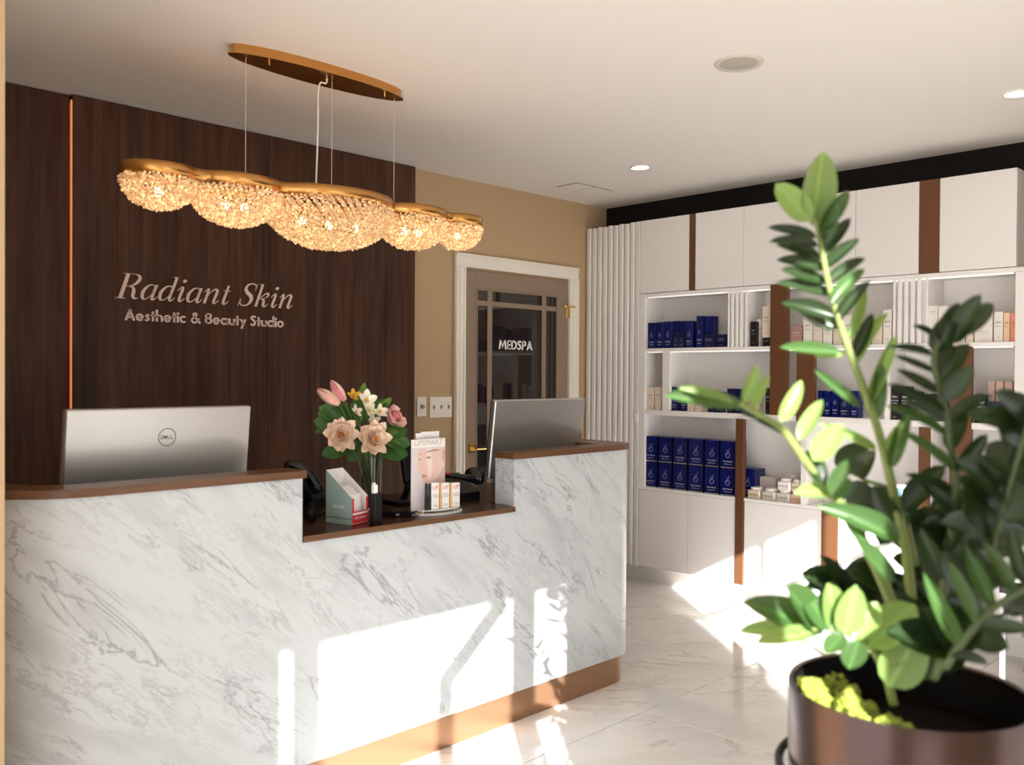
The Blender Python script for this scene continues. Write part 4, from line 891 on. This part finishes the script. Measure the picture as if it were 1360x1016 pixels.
for i, (x_, y_, r_) in enumerate(((486, 533, 17), (503, 548, 13), (494, 561, 13), (489, 546, 10), (472, 547, 10))):
    rose(x_, y_, r_, V((-.2+.1*i, -.9, .4)), [P5, P6], ['large white star flower at the bouquet top', 'small white blossom beside the pink rose', 'small white blossom above the right peach rose', 'tiny white blossom in the bouquet centre', 'cream bud left of the upright green leaf'][i], [(5, 1.0, .35, .34, 0), (3, .35, .9, .12, 1)], True, -.03)
rose(469, 526, 11, V((-.3, -.8, .5)), [P6, P6], 'yellow star flower left of the white one', [(5, 1.0, .3, .3, 0), (3, .4, .9, .15, 1)], True, 0)
def bud(p0, p1, wpx, lab, mats_):
    d_ = dv-.01; a, b = at(*p0, d_), at(*p1, d_); t = thing('tulip_bud', lab, 'flower', a, 'flowers in the vase'); ax = (b-a); L_ = ax.length; w_ = wpx/F_PX*d_
    F = Matrix.Translation(a) @ frame(ax)
    for k in range(6):
        A = 2*math.pi*k/6; vs = []; fs = []; n, kk = 8, 4; rs = w_*(.95 if k % 2 else 1.0)
        for i in range(n+1):
            tt = i/n; rad = rs*(math.sin(math.pi*(tt*.86+.10)))**.8; hw = 1.25*(1-tt)**.35*(1 if tt < 1 else 0)+.02
            for j in range(kk+1):
                q = A+(j/kk-.5)*hw; vs.append(F @ V((rad*math.cos(q), rad*math.sin(q), tt*L_)))
        for i in range(n):
            for j in range(kk): a_ = i*(kk+1)+j; fs.append((a_, a_+1, a_+kk+2, a_+kk+1))
        mesh_obj('petal', vs, fs, mats_[k % 2], t, True)
    MB().tube(cat([a, (a+vb)*.5+V((0, 0, .06)), V((vb.x, vb.y, ZL+.03))], 6), .003, 6).build('stem', M_stem, t, True)
bud((451, 537), (421, 517), 8.5, 'lower left pink lily bud leaning left', [P3, mat('bud_cream', (.80, .60, .42), .6)])
bud((458, 532), (439, 505), 7.5, 'upper pink lily bud pointing up left', [P4, P7])
def bleaf(p0, p1, wpx, m_, bend=.15, dd_=0, par=None):
    d_ = dv+dd_; a, b = at(*p0, d_), at(*p1, d_-.02); ax = b-a; L_ = ax.length; y_ = ax.normalized(); z_ = (CAM-a).normalized(); x_ = y_.cross(z_).normalized(); z_ = x_.cross(y_)
    z_ = (z_+x_*random.uniform(-.4, .4)).normalized(); x_ = y_.cross(z_).normalized(); z_ = x_.cross(y_)
    vs, fs = petal(L_, wpx/F_PX*d_, bend, True, .3, 8)
    R = Matrix((x_, y_, z_)).transposed()
    return mesh_obj('leaf', [a+R @ v for v in vs], fs, m_, par, True)
fol = thing('foliage_sprays', 'dark green leaves filling the bouquet', 'foliage', vb, None)
for p0, p1, w_, mm in [((478, 540), (484, 507), 8, M_lf2), ((488, 545), (494, 520), 6, M_lf), ((500, 548), (520, 527), 8, M_lf2), ((470, 575), (482, 543), 6, M_lf2), ((456, 560), (418, 575), 9, M_lf), ((448, 560), (422, 548), 10, M_lf), ((470, 590), (426, 604), 10, M_lf), ((460, 560), (430, 540), 12, M_lf),
    ((465, 560), (455, 535), 12, M_lf), ((510, 575), (540, 582), 9, M_lf), ((505, 580), (536, 596), 9, M_lf2), ((505, 590), (542, 600), 8, M_lf), ((510, 568), (538, 566), 8, M_lf), ((500, 600), (536, 610), 7, M_lf), ((490, 560), (505, 535), 10, M_lf), ((500, 570), (530, 574), 9, M_lf2),
    ((455, 570), (416, 560), 16, M_lf), ((450, 555), (424, 540), 16, M_lf), ((462, 595), (428, 606), 15, M_lf), ((470, 560), (440, 545), 18, M_lf), ((515, 585), (545, 590), 15, M_lf), ((508, 592), (544, 604), 14, M_lf), ((515, 575), (542, 570), 13, M_lf), ((485, 560), (470, 530), 16, M_lf), ((495, 555), (512, 530), 14, M_lf), ((480, 590), (462, 612), 14, M_lf),
    ((480, 600), (474, 570), 12, M_lf), ((500, 600), (512, 575), 12, M_lf), ((470, 600), (445, 590), 10, M_lf), ((476, 606), (460, 592), 8, M_lf)]:
    bleaf(p0, p1, w_*.8, mm, random.uniform(-.1, .2), .03, fol)
for i in range(9):
    a_ = random.uniform(-.024, .024); b_ = random.uniform(-.02, .02)
    MB().tube([V((vb.x+a_*.5, vb.y+b_*.5, ZL+.015)), V((vb.x+a_*1.2, vb.y+b_, ZL+.17)), V((vb.x+a_*2, vb.y+b_*2, ZL+.26))], .0035, 6).build('stem', M_stem, fol, True)
# ------------------------------------------------------------------ chandelier
YH = 3.055
M_steel = mat('steel_cable', (.75, .72, .66), .35, metal=.6)
ch = thing('chandelier', 'gold scalloped linear chandelier with glowing crystal baskets above the counter', 'chandelier', (1.98, YH, 2.07))
el = lambda rx, ry, n=48: [(1.978+rx*math.cos(2*math.pi*i/n), YH+.0+ry*math.sin(2*math.pi*i/n)) for i in range(n)]
cp = smooth_by_angle(MB().prism(el(.398, .082), 2.562, 2.568).build('canopy_plate', M_gold, ch))
smooth_by_angle(MB().prism(el(.385, .07), 2.5685, 2.5995).build('canopy', M_gold, ch))
lob = [(1.325, .128, .105, .105), (1.610, .172, .135, .130), (2.012, .275, .20, .172), (2.425, .165, .135, .130), (2.690, .122, .100, .105)]
def halfw(x_):
    s_ = 0
    for c_, a_, b_, d_ in lob:
        u = (x_-c_)/a_
        if abs(u) < 1: s_ += (b_*math.sqrt(1-u*u))**3.2
    return max(s_**(1/3.2), .07 if 1.26 < x_ < 2.76 else .0)
xsn = []; N_ = 150; xa, xb = 1.325-.128+.0002, 2.690+.122-.0002
for i in range(N_+1): xsn.append((xa+xb)/2-(xb-xa)/2*math.cos(math.pi*i/N_))
outl = [(x_, YH-halfw(x_)) for x_ in xsn]+[(x_, YH+halfw(x_)) for x_ in xsn[::-1]]
def ringband(o_, z0, z1, th):
    n = len(o_); vs = []; fs = []
    ce = V((2.0, YH))
    inn_ = []
    for i in range(n):
        p = V(o_[i]); a = V(o_[(i-1) % n]); b = V(o_[(i+1) % n]); t_ = (b-a); t_ = t_.normalized() if t_.length > 1e-6 else V((1, 0)); inn_.append(p+V((-t_.y, t_.x))*th)
    for z in (z0, z1):
        vs += [(p[0], p[1], z) for p in o_]+[(p[0], p[1], z) for p in inn_]
    for i in range(n):
        j = (i+1) % n; fs += [(i, j, 2*n+j, 2*n+i), (n+j, n+i, 3*n+i, 3*n+j), (2*n+i, 2*n+j, 3*n+j, 3*n+i), (j, i, n+i, n+j)]
    return vs, fs
vs, fs = ringband(outl, 2.068, 2.109, .003)
mesh_obj('gold_band', vs, fs, M_gold, ch, True)
# thin top tray of the body
MB().prism([(1.25, YH-.03), (2.76, YH-.03), (2.76, YH+.03), (1.25, YH+.03)], 2.095, 2.103).build('spine', M_gold, ch)
for px_ in (326.3, 440.8, 523.5):
    xx = on('y', YH, px_, 150).x; MB().tube([(xx, YH+.0, 2.103), (xx, YH, 2.562)], .0013, 6).build('suspension_cable', M_steel, ch)
p0 = on('y', YH-.02, 434, 104); p1 = on('y', YH-.02, 423.5, 115)
MB().tube(cat([(p0.x, YH-.02, 2.562), (p0.x-.003, YH-.02, p0.z-.02), (p1.x, YH-.02, p1.z), (p1.x-.004, YH-.02, 2.35), (p1.x-.012, YH-.02, 2.10)], 8), .0032, 8).build('power_cord', mat('clear_cord', (.8, .77, .72), .25), ch, True)
for px_ in (352, 505): xx = on('y', YH-.0, px_, 100).x; MB().lathe([(0, -.016), (.004, -.016), (.004, 0), (0, 0)], (xx, YH-.03, 2.562), 10).build('screw', M_brass, ch)
# crystal baskets
cm = bpy.data.materials.new('self_glowing_crystal'); cm.use_nodes = True; nt = cm.node_tree; b = nt.nodes['Principled BSDF']  # beads emit by themselves; the bulbs' light is put into their glow
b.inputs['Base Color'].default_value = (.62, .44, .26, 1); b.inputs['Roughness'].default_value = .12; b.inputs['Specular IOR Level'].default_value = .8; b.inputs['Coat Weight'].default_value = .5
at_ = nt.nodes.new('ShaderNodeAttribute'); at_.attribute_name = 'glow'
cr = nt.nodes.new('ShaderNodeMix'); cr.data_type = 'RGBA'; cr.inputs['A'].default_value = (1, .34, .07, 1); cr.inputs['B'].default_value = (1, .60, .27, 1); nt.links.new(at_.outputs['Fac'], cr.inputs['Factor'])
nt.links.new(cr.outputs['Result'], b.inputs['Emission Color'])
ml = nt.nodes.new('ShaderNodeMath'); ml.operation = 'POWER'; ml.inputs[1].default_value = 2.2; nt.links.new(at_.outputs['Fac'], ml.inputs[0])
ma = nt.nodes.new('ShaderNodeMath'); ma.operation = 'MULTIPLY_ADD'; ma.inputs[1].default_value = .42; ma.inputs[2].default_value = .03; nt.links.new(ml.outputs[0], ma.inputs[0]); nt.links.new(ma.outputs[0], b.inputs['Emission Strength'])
ico = bmesh.new(); bmesh.ops.create_icosphere(ico, subdivisions=1, radius=1); iv = [v.co.copy() for v in ico.verts]; ifc = [tuple(v.index for v in f.verts) for f in ico.faces]; ico.free()
for li, (c_, a_, b_, d_) in enumerate(lob):
    area = a_*b_*1.0; nb = int(46000*(a_*b_+.9*d_*(a_+b_)/2)*1.0); vs = []; fs = []; gl = []
    bulbs = [(c_+a_*.45*q, YH, 2.068-d_*.45) for q in ((-.5, .5) if li in (1, 3) else ((-1, 0, 1) if li == 2 else (0,)))]
    for i in range(nb):
        zt_ = (i+.5)/nb; th = i*2.399963
        ph = zt_; zz = -ph*1.0; rr_ = math.sqrt(max(0, 1-ph**2.2))
        if i > nb*.78: rr_ = math.sqrt(random.random())*math.sqrt(1-.78**2.2); zz = -(1-(rr_**2))**(1/2.2)
        sc_ = 1+random.uniform(-.03, .03) if i % 3 else random.uniform(.72, .9)
        rr_ *= sc_; zz *= sc_
        p = V((c_+a_*.99*rr_*math.cos(th), YH+b_*.99*rr_*math.sin(th), 2.068+d_*zz+random.uniform(-.003, .003)))
        if any(((p.x-c2)/a2)**2+((p.y-YH)/b2)**2+((2.068-p.z)/d2)**2 < .80 for k2, (c2, a2, b2, d2) in enumerate(lob) if k2 != li): continue
        s_ = random.uniform(.0036, .0062); R = Euler((random.random()*6, random.random()*6, random.random()*6)).to_matrix()
        k = len(vs); vs += [p+R @ (v*s_) for v in iv]; fs += [tuple(q+k for q in f) for f in ifc]
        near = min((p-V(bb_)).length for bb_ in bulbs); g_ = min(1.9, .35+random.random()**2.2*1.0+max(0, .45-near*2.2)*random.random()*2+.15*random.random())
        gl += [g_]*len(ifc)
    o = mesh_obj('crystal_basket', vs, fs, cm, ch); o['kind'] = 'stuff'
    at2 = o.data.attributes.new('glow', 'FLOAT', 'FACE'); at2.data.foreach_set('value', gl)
    for bb_ in bulbs:
        MB().sphere(bb_, .016, 12, 8).build('bulb', mat('warm_bulb', (1, .8, .5), .5, emit=(1, .62, .28), es=20), ch, True)
# ------------------------------------------------------------------ planter and plant
PD = 1.30
rc = at(1206, 913, PD); RP = 155/F_PX*PD*.985
ZR = rc.z; pc = V((rc.x, rc.y, 0)); zb = ZR-.34
pt = thing('planter', 'dark bronze metal planter pot on a round stand', 'planter', (pc.x, pc.y, 0))
smooth_by_angle(MB().lathe([(0, zb), (RP*.82, zb), (RP*.97, ZR-.20), (RP*.995, ZR-.10), (RP, ZR-.004), (RP*.99, ZR), (RP*.955, ZR-.002), (RP*.945, ZR-.06), (RP*.93, ZR-.12), (0, ZR-.12)], (pc.x, pc.y, 0), 72).build('pot', M_pot, pt), 50)
so_ = MB().lathe([(0, ZR-.060), (RP*.5, ZR-.062), (RP*.942, ZR-.070)], (pc.x, pc.y, 0), 48).build('soil', M_soil, pt)
MB().lathe([(RP*.944, ZR-.006), (RP*.934, ZR-.062)], (pc.x, pc.y, 0), 64).build('inner_shade_sheet', mat('pot_painted_shade', (.006, .005, .005), .6, spec=.2), pt, True)  # added black sheet; the shade inside the pot is put into its colour
rg = MB(); rg.tube([(pc.x+(RP+.012)*math.cos(2*math.pi*i/64), pc.y+(RP+.012)*math.sin(2*math.pi*i/64), ZR-.125) for i in range(65)], .0065, 10); rg.build('stand_ring', M_blk, pt, True)
for i in range(4):
    a = math.pi/4+i*math.pi/2; x_, y_ = pc.x+(RP+.02)*math.cos(a), pc.y+(RP+.02)*math.sin(a)
    MB().tube([(x_, y_, ZR-.125), (x_, y_, 0.0)], .008, 10).build('leg', M_blk, pt, True)
# moss
mm_ = MB(); cam2 = (V((CAM.x, CAM.y, 0))-pc).normalized(); lft = V((-cam2.y, cam2.x, 0))
if lft.dot(rt) > 0: lft = -lft
ga = math.atan2(cam2.y, cam2.x); sgn = 1 if (V((-math.sin(ga), math.cos(ga), 0)).dot(rt) < 0) else -1
vs = []; fs = []
for i in range(3200):
    a = ga+sgn*random.uniform(-.02, 1.55); r = RP*random.uniform(.50, .93)
    p = V((pc.x+r*math.cos(a), pc.y+r*math.sin(a), ZR-.030+.046*noise.noise(V((r*22, a*4, 1)))+random.uniform(-.002, .009)+.012*(r/RP)))
    s_ = random.uniform(.0022, .0058); k = len(vs); vs += [p+v*s_*random.uniform(.7, 1.2) for v in iv]; fs += [tuple(q+k for q in f) for f in ifc]
mo = mesh_obj('moss', vs, fs, M_moss, None, True); setp(mo, 'bright yellow-green preserved moss along the inside of the pot rim', 'moss', None, 'stuff')
def leafmat(name, col, tcol, tf=.35, rough=.35):
    M = bpy.data.materials.new(name); M.use_nodes = True; nt = M.node_tree; N = nt.nodes; L = nt.links; b = N['Principled BSDF']; out = N['Material Output']
    tc = N.new('ShaderNodeTexCoord'); sp_ = N.new('ShaderNodeSeparateXYZ'); L.new(tc.outputs['Object'], sp_.inputs[0])
    ab = N.new('ShaderNodeMath'); ab.operation = 'ABSOLUTE'; L.new(sp_.outputs['X'], ab.inputs[0])
    mr = N.new('ShaderNodeMapRange'); mr.inputs[1].default_value = 0; mr.inputs[2].default_value = .03; mr.inputs[3].default_value = 1; mr.inputs[4].default_value = 0; L.new(ab.outputs[0], mr.inputs[0])
    oi = N.new('ShaderNodeObjectInfo'); mx = N.new('ShaderNodeMix'); mx.data_type = 'RGBA'; mx.inputs['A'].default_value = (*col, 1); mx.inputs['B'].default_value = (*[c*1.5 for c in col], 1); L.new(oi.outputs['Random'], mx.inputs['Factor'])
    m2 = N.new('ShaderNodeMix'); m2.data_type = 'RGBA'; L.new(mr.outputs[0], m2.inputs['Factor']); L.new(mx.outputs['Result'], m2.inputs['A']); m2.inputs['B'].default_value = (*[min(1, c*2.0) for c in col], 1)
    L.new(m2.outputs['Result'], b.inputs['Base Color']); b.inputs['Roughness'].default_value = rough
    tr = N.new('ShaderNodeBsdfTranslucent'); tr.inputs[0].default_value = (*tcol, 1); ms_ = N.new('ShaderNodeMixShader'); ms_.inputs[0].default_value = tf
    L.new(b.outputs[0], ms_.inputs[1]); L.new(tr.outputs[0], ms_.inputs[2]); L.new(ms_.outputs[0], out.inputs[0]); return M
L_dark_shaded = leafmat('zz_leaf_dark_shaded', (.012, .026, .007), (.05, .10, .012), .15)  # mature dark green, lowered further to paint the shaded side of the plant
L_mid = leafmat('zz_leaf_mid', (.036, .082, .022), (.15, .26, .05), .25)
L_new_lit = leafmat('zz_leaf_new_lit', (.15, .245, .065), (.36, .50, .12), .33)  # pale new growth, also given to leaves painted as sunlit
M_zstem = mat('zz_stem', (.16, .21, .055), .45); M_zstem_shaded = mat('zz_stem_shaded', (.06, .09, .03), .5)  # second stem colour is a darker copy painting the shaded fronds
leaf_me = {}
def leaf_mesh(mt, key, curl, cup):
    vs, fs = petal(1.0, .235, curl, True, cup, 10, 6)
    me = bpy.data.meshes.new('leaf'); me.from_pydata([tuple(v) for v in vs], [], fs); me.materials.append(mt); me.polygons.foreach_set('use_smooth', [True]*len(fs)); me.update(); return me
for nm, mt in (('d', L_dark_shaded), ('m', L_mid), ('n', L_new_lit)):
    leaf_me[nm] = [leaf_mesh(mt, nm, c_, k_) for c_, k_ in ((-.12, .5), (.10, .45), (-.22, .6))]
plant = thing('zz_plant', 'tall leafy green plant with arching pinnate fronds in the bronze pot', 'plant', (pc.x, pc.y, ZR-.06))
PO = ORG[plant]
def put_leaf(stem, p, d_, n_, L_, w_, key):
    y_ = d_.normalized(); n_ = (n_-y_*n_.dot(y_)).normalized(); x_ = y_.cross(n_)
    R = Matrix((x_*L_*w_, y_*L_, n_*L_)).transposed().to_4x4(); o = bpy.data.objects.new('leaf', random.choice(leaf_me[key])); C.objects.link(o); o.parent = stem
    o.matrix_local = Matrix.Translation(p-PO) @ R
def frond(pts, n_pairs, Lpx, key='m', t0=.25, ang=48, stem_m=None, wid=1.0, sides=(1, 1), tip=True, r0=.006, keys=None, prof=None, tilt=.35):
    P = cat([at(x_, y_, d_) for x_, y_, d_ in pts], 8)
    n = len(P); st = MB().tube(P, [r0*(1-.65*i/(n-1)) for i in range(n)], 8).build('stem', stem_m or M_zstem, plant, True)
    for k in range(n_pairs):
        t_ = t0+(1-t0)*(k+.3)/n_pairs
        i = min(int(t_*(n-1)), n-2); p = P[i].lerp(P[i+1], t_*(n-1)-i); tg = (P[min(i+2, n-1)]-P[max(i-1, 0)]).normalized()
        view = (CAM-p).normalized(); side = tg.cross(view).normalized(); dpt = (p-CAM).dot(fw)
        pr = (prof(t_) if prof else (.75+.5*math.sin(math.pi*min(1, (t_-t0)/(1-t0)*.9+.12))))
        kk = keys(t_) if keys else key
        for s_i, s_ in enumerate((-1, 1)):
            if not sides[s_i]: continue
            A = math.radians(ang*(1-.35*t_)+random.uniform(-8, 8)); L_ = Lpx/F_PX*dpt*pr*random.uniform(.88, 1.1)*(sides[s_i])
            d_ = tg*math.cos(A)+side*(s_*math.sin(A))+view*random.uniform(-.25, .30)
            nn = view*(1-tilt)+side*(-s_*random.uniform(.1, .6))+EZ*random.uniform(.2, .9)*tilt*2
            put_leaf(st, p+tg*.006*s_, d_, nn, L_, wid*random.uniform(.85, 1.1), kk)
    if tip:
        tg = (P[-1]-P[-3]).normalized(); put_leaf(st, P[-1], tg, (CAM-P[-1]).normalized()+EZ*.2, Lpx/F_PX*pts[-1][2]*.9, wid, keys(1) if keys else key)
    return st

def stem(pts, r0=.006, m_=None):
    P = cat([at(x_, y_, d_) for x_, y_, d_ in pts], 8); n = len(P)
    return MB().tube(P, [r0*(1-.6*i/(n-1)) for i in range(n)], 8).build('stem', m_ or M_zstem, plant, True)
def leaf(st, bx_, by_, tx, ty, w_, key, d0, d1=None, tl=.3):
    """one leaflet from its base to its tip; w_ = full width in pixels of the photograph's frame"""
    d1 = d0+random.uniform(-.035, .015) if d1 is None else d1
    p, q = at(bx_, by_, d0), at(tx, ty, d1); L_ = (q-p).length; wf = WF*w_/F_PX*d0/(L_*.40)
    v_ = (CAM-p).normalized(); n_ = v_*(1-tl)+EZ*tl*1.3+rt*random.uniform(-.45, .45)
    put_leaf(st, p, q-p, n_, L_*1.02, wf, key)
# tall central frond
D = 1.27; WF = .98
s1 = stem([(1222, 900, 1.30), (1206, 755, 1.29), (1200, 715, 1.28), (1185, 645, 1.27), (1168, 577, D), (1153, 533, D), (1129, 468, D), (1119, 440, D), (1101, 380, D), (1087, 307, D), (1080, 288, D)], .0085)
for a in [(1080, 300, 1089, 204, 46, 'n'), (1077, 293, 1030, 246, 34, 'n'), (1082, 300, 1106, 236, 24, 'n'), (1080, 296, 1062, 262, 20, 'n'), (1087, 310, 1131, 250, 20, 'm'),
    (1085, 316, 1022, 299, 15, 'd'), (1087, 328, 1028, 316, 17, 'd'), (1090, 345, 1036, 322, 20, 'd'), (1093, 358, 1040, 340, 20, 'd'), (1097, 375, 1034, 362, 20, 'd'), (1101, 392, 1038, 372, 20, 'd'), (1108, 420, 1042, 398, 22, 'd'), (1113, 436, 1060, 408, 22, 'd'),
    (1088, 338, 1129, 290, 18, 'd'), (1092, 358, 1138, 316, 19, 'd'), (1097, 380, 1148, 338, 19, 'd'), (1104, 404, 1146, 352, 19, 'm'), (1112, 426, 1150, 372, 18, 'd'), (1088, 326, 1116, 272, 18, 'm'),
    (1123, 455, 1155, 372, 15, 'n'), (1136, 487, 1173, 410, 18, 'n'), (1133, 478, 1158, 420, 18, 'd'), (1153, 538, 1188, 450, 17, 'n'), (1160, 560, 1172, 480, 20, 'm'), (1117, 468, 1034, 466, 19, 'm'), (1122, 470, 1080, 476, 14, 'n'), (1141, 541, 1078, 494, 15, 'm'),
    (1164, 598, 1098, 562, 13, 'n'), (1183, 622, 1207, 546, 19, 'm'), (1176, 606, 1204, 560, 16, 'n'), (1201, 682, 1247, 616, 34, 'd'), (1196, 700, 1160, 640, 26, 'd')]: leaf(s1, *a, D+random.uniform(-.01, .02))
# long arching left frond
D = 1.17; WF = 1.0
s2 = stem([(1212, 900, 1.27), (1180, 790, 1.25), (1130, 690, 1.21), (1106, 659, 1.19), (1087, 638, 1.18), (1069, 611, D), (1040, 572, 1.16), (1005, 548, 1.15), (984, 536, 1.14)], .0085)
for a in [(990, 540, 882, 531, 25, 'm'), (975, 536, 905, 512, 14, 'n'), (988, 536, 1006, 484, 17, 'n'), (1000, 545, 1020, 497, 14, 'n'), (1036, 560, 1066, 507, 20, 'n'), (1061, 585, 1094, 534, 22, 'n'), (1080, 612, 1118, 564, 30, 'n'), (1022, 560, 985, 545, 12, 'd'),
    (1064, 600, 1098, 638, 30, 'd'), (1100, 655, 1062, 650, 22, 'n'), (1104, 658, 1128, 610, 22, 'm'), (1108, 664, 1130, 640, 26, 'd'), (1046, 580, 1010, 556, 16, 'd'), (1196, 718, 1102, 668, 32, 'm'), (1150, 720, 1118, 690, 26, 'm'), (1186, 772, 1130, 722, 32, 'm')]: leaf(s2, *a, D+random.uniform(-.01, .02))
# thin back frond whose pale stalk crosses to the left
D = 1.36; WF = 1.25
s2b = stem([(1225, 880, 1.34), (1215, 740, 1.35), (1187, 657, D), (1150, 638, D), (1114, 619, D)], .005)
for a in [(1114, 627, 1150, 590, 30, 'd'), (1130, 640, 1104, 660, 22, 'd'), (1150, 640, 1128, 680, 26, 'd'), (1160, 645, 1172, 690, 30, 'd'), (1175, 655, 1150, 700, 28, 'd'), (1140, 634, 1158, 600, 22, 'd'), (1195, 675, 1170, 720, 30, 'd')]: leaf(s2b, *a, D)
# low frond leaning over the rim
D = 1.17; WF = 1.25
s3 = stem([(1187, 935, 1.21), (1177, 899, 1.20), (1161, 866, 1.19), (1136, 846, 1.18), (1103, 834, D), (1078, 836, 1.16)], .0062)
for a in [(1078, 838, 984, 834, 20, 'n'), (1085, 838, 1002, 858, 18, 'n'), (1088, 838, 1004, 796, 34, 'm'), (1095, 836, 1036, 780, 38, 'm'), (1102, 836, 1072, 782, 36, 'm'), (1112, 838, 1104, 778, 30, 'n'), (1122, 842, 1138, 782, 30, 'n'), (1134, 848, 1165, 800, 28, 'n'), (1152, 860, 1213, 800, 42, 'n'), (1180, 912, 1221, 842, 44, 'n'), (1168, 880, 1206, 850, 30, 'm'),
    (1140, 850, 1128, 890, 26, 'm'), (1120, 842, 1096, 870, 20, 'm')]: leaf(s3, *a, D+random.uniform(-.01, .02))
# dark frond on the right with a bent tip
D = 1.17; WF = 1.0
s4 = stem([(1232, 900, 1.24), (1250, 800, 1.21), (1266, 700, 1.18), (1270, 640, D), (1262, 590, D), (1256, 550, D), (1247, 510, D), (1240, 480, D), (1248, 455, D), (1270, 440, D)], .0075, M_zstem_shaded)
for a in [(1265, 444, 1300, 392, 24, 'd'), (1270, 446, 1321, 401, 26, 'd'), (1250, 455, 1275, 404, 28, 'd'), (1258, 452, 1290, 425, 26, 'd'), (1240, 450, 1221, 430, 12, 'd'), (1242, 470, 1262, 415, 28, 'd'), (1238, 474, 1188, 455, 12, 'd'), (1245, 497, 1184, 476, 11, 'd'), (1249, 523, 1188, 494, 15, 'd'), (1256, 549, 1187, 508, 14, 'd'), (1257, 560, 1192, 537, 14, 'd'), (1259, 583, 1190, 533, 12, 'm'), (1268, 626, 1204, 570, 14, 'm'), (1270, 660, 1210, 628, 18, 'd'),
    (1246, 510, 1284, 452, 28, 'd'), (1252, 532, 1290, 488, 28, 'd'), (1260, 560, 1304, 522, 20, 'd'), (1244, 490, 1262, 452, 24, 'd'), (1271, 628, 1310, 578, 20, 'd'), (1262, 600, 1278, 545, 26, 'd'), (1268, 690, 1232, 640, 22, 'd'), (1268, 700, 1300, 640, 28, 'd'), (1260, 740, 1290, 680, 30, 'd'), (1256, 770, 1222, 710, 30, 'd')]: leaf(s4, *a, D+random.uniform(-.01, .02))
# near dark frond with long leaves, lower right
D = 1.05; WF = .85
s5 = stem([(1255, 885, 1.12), (1275, 855, 1.09), (1320, 808, 1.06), (1355, 786, 1.04), (1400, 765, 1.02)], .0062, M_zstem_shaded)
for a in [(1275, 856, 1234, 776, 24, 'm'), (1296, 830, 1254, 748, 24, 'm'), (1320, 806, 1283, 730, 24, 'm'), (1345, 790, 1312, 722, 24, 'm'), (1368, 780, 1340, 705, 26, 'd'), (1300, 830, 1370, 838, 26, 'd'), (1330, 806, 1395, 822, 26, 'd'), (1262, 872, 1318, 876, 20, 'd')]: leaf(s5, *a, D+random.uniform(0, .02))
# masses at the right edge, their shade put into dark leaves
WF = 1.25
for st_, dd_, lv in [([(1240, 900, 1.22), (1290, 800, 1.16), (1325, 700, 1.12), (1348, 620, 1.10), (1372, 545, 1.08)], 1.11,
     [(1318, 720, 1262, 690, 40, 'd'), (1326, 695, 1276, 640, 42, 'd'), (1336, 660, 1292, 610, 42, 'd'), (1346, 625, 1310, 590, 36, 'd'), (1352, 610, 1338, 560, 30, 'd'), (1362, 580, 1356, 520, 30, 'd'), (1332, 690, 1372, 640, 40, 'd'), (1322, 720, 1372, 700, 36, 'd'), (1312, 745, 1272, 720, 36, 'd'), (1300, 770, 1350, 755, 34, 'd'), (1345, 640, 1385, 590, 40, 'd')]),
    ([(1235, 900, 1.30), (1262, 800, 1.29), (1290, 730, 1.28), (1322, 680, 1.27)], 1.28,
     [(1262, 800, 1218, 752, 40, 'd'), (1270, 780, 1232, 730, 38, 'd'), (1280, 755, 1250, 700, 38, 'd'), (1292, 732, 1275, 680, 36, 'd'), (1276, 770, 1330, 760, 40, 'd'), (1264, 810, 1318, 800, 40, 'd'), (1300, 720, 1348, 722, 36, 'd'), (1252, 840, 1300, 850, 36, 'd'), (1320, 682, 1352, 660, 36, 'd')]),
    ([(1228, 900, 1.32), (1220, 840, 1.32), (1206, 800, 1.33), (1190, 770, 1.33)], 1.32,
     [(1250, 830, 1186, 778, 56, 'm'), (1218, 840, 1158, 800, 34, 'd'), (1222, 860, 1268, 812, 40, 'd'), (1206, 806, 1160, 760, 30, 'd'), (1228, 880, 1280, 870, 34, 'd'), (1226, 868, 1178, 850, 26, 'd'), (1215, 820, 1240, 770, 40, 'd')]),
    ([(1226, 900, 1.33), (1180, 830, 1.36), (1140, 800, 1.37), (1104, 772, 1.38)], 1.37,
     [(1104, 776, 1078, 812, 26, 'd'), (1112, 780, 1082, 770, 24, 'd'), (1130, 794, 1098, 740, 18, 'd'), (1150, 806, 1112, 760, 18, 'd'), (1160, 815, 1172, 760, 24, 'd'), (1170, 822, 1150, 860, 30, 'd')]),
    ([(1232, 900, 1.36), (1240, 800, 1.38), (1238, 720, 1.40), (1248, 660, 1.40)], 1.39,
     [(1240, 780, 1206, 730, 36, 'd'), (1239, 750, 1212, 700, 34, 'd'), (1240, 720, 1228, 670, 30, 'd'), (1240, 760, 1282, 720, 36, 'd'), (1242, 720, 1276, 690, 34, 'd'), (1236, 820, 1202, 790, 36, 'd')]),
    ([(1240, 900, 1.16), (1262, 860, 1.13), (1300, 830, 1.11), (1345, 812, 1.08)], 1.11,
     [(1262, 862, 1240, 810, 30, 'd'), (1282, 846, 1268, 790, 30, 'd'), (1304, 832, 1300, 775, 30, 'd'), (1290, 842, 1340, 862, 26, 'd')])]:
    s6 = stem(st_, .0062, M_zstem_shaded)
    for k in range(9):
        j = random.uniform(.15, .95)*(len(st_)-1); a_, b_ = st_[int(j)], st_[min(int(j)+1, len(st_)-1)]; f_ = j-int(j); x_, y_ = a_[0]+(b_[0]-a_[0])*f_, a_[1]+(b_[1]-a_[1])*f_
        an = math.radians(random.choice((-1, 1))*random.uniform(25, 75)); ll = random.uniform(58, 84); leaf(s6, x_, y_, x_+ll*math.sin(an), y_-ll*math.cos(an)*.8, random.uniform(26, 36), 'd', dd_+.015)
    for a in lv: leaf(s6, *a, dd_+random.uniform(-.01, .02))
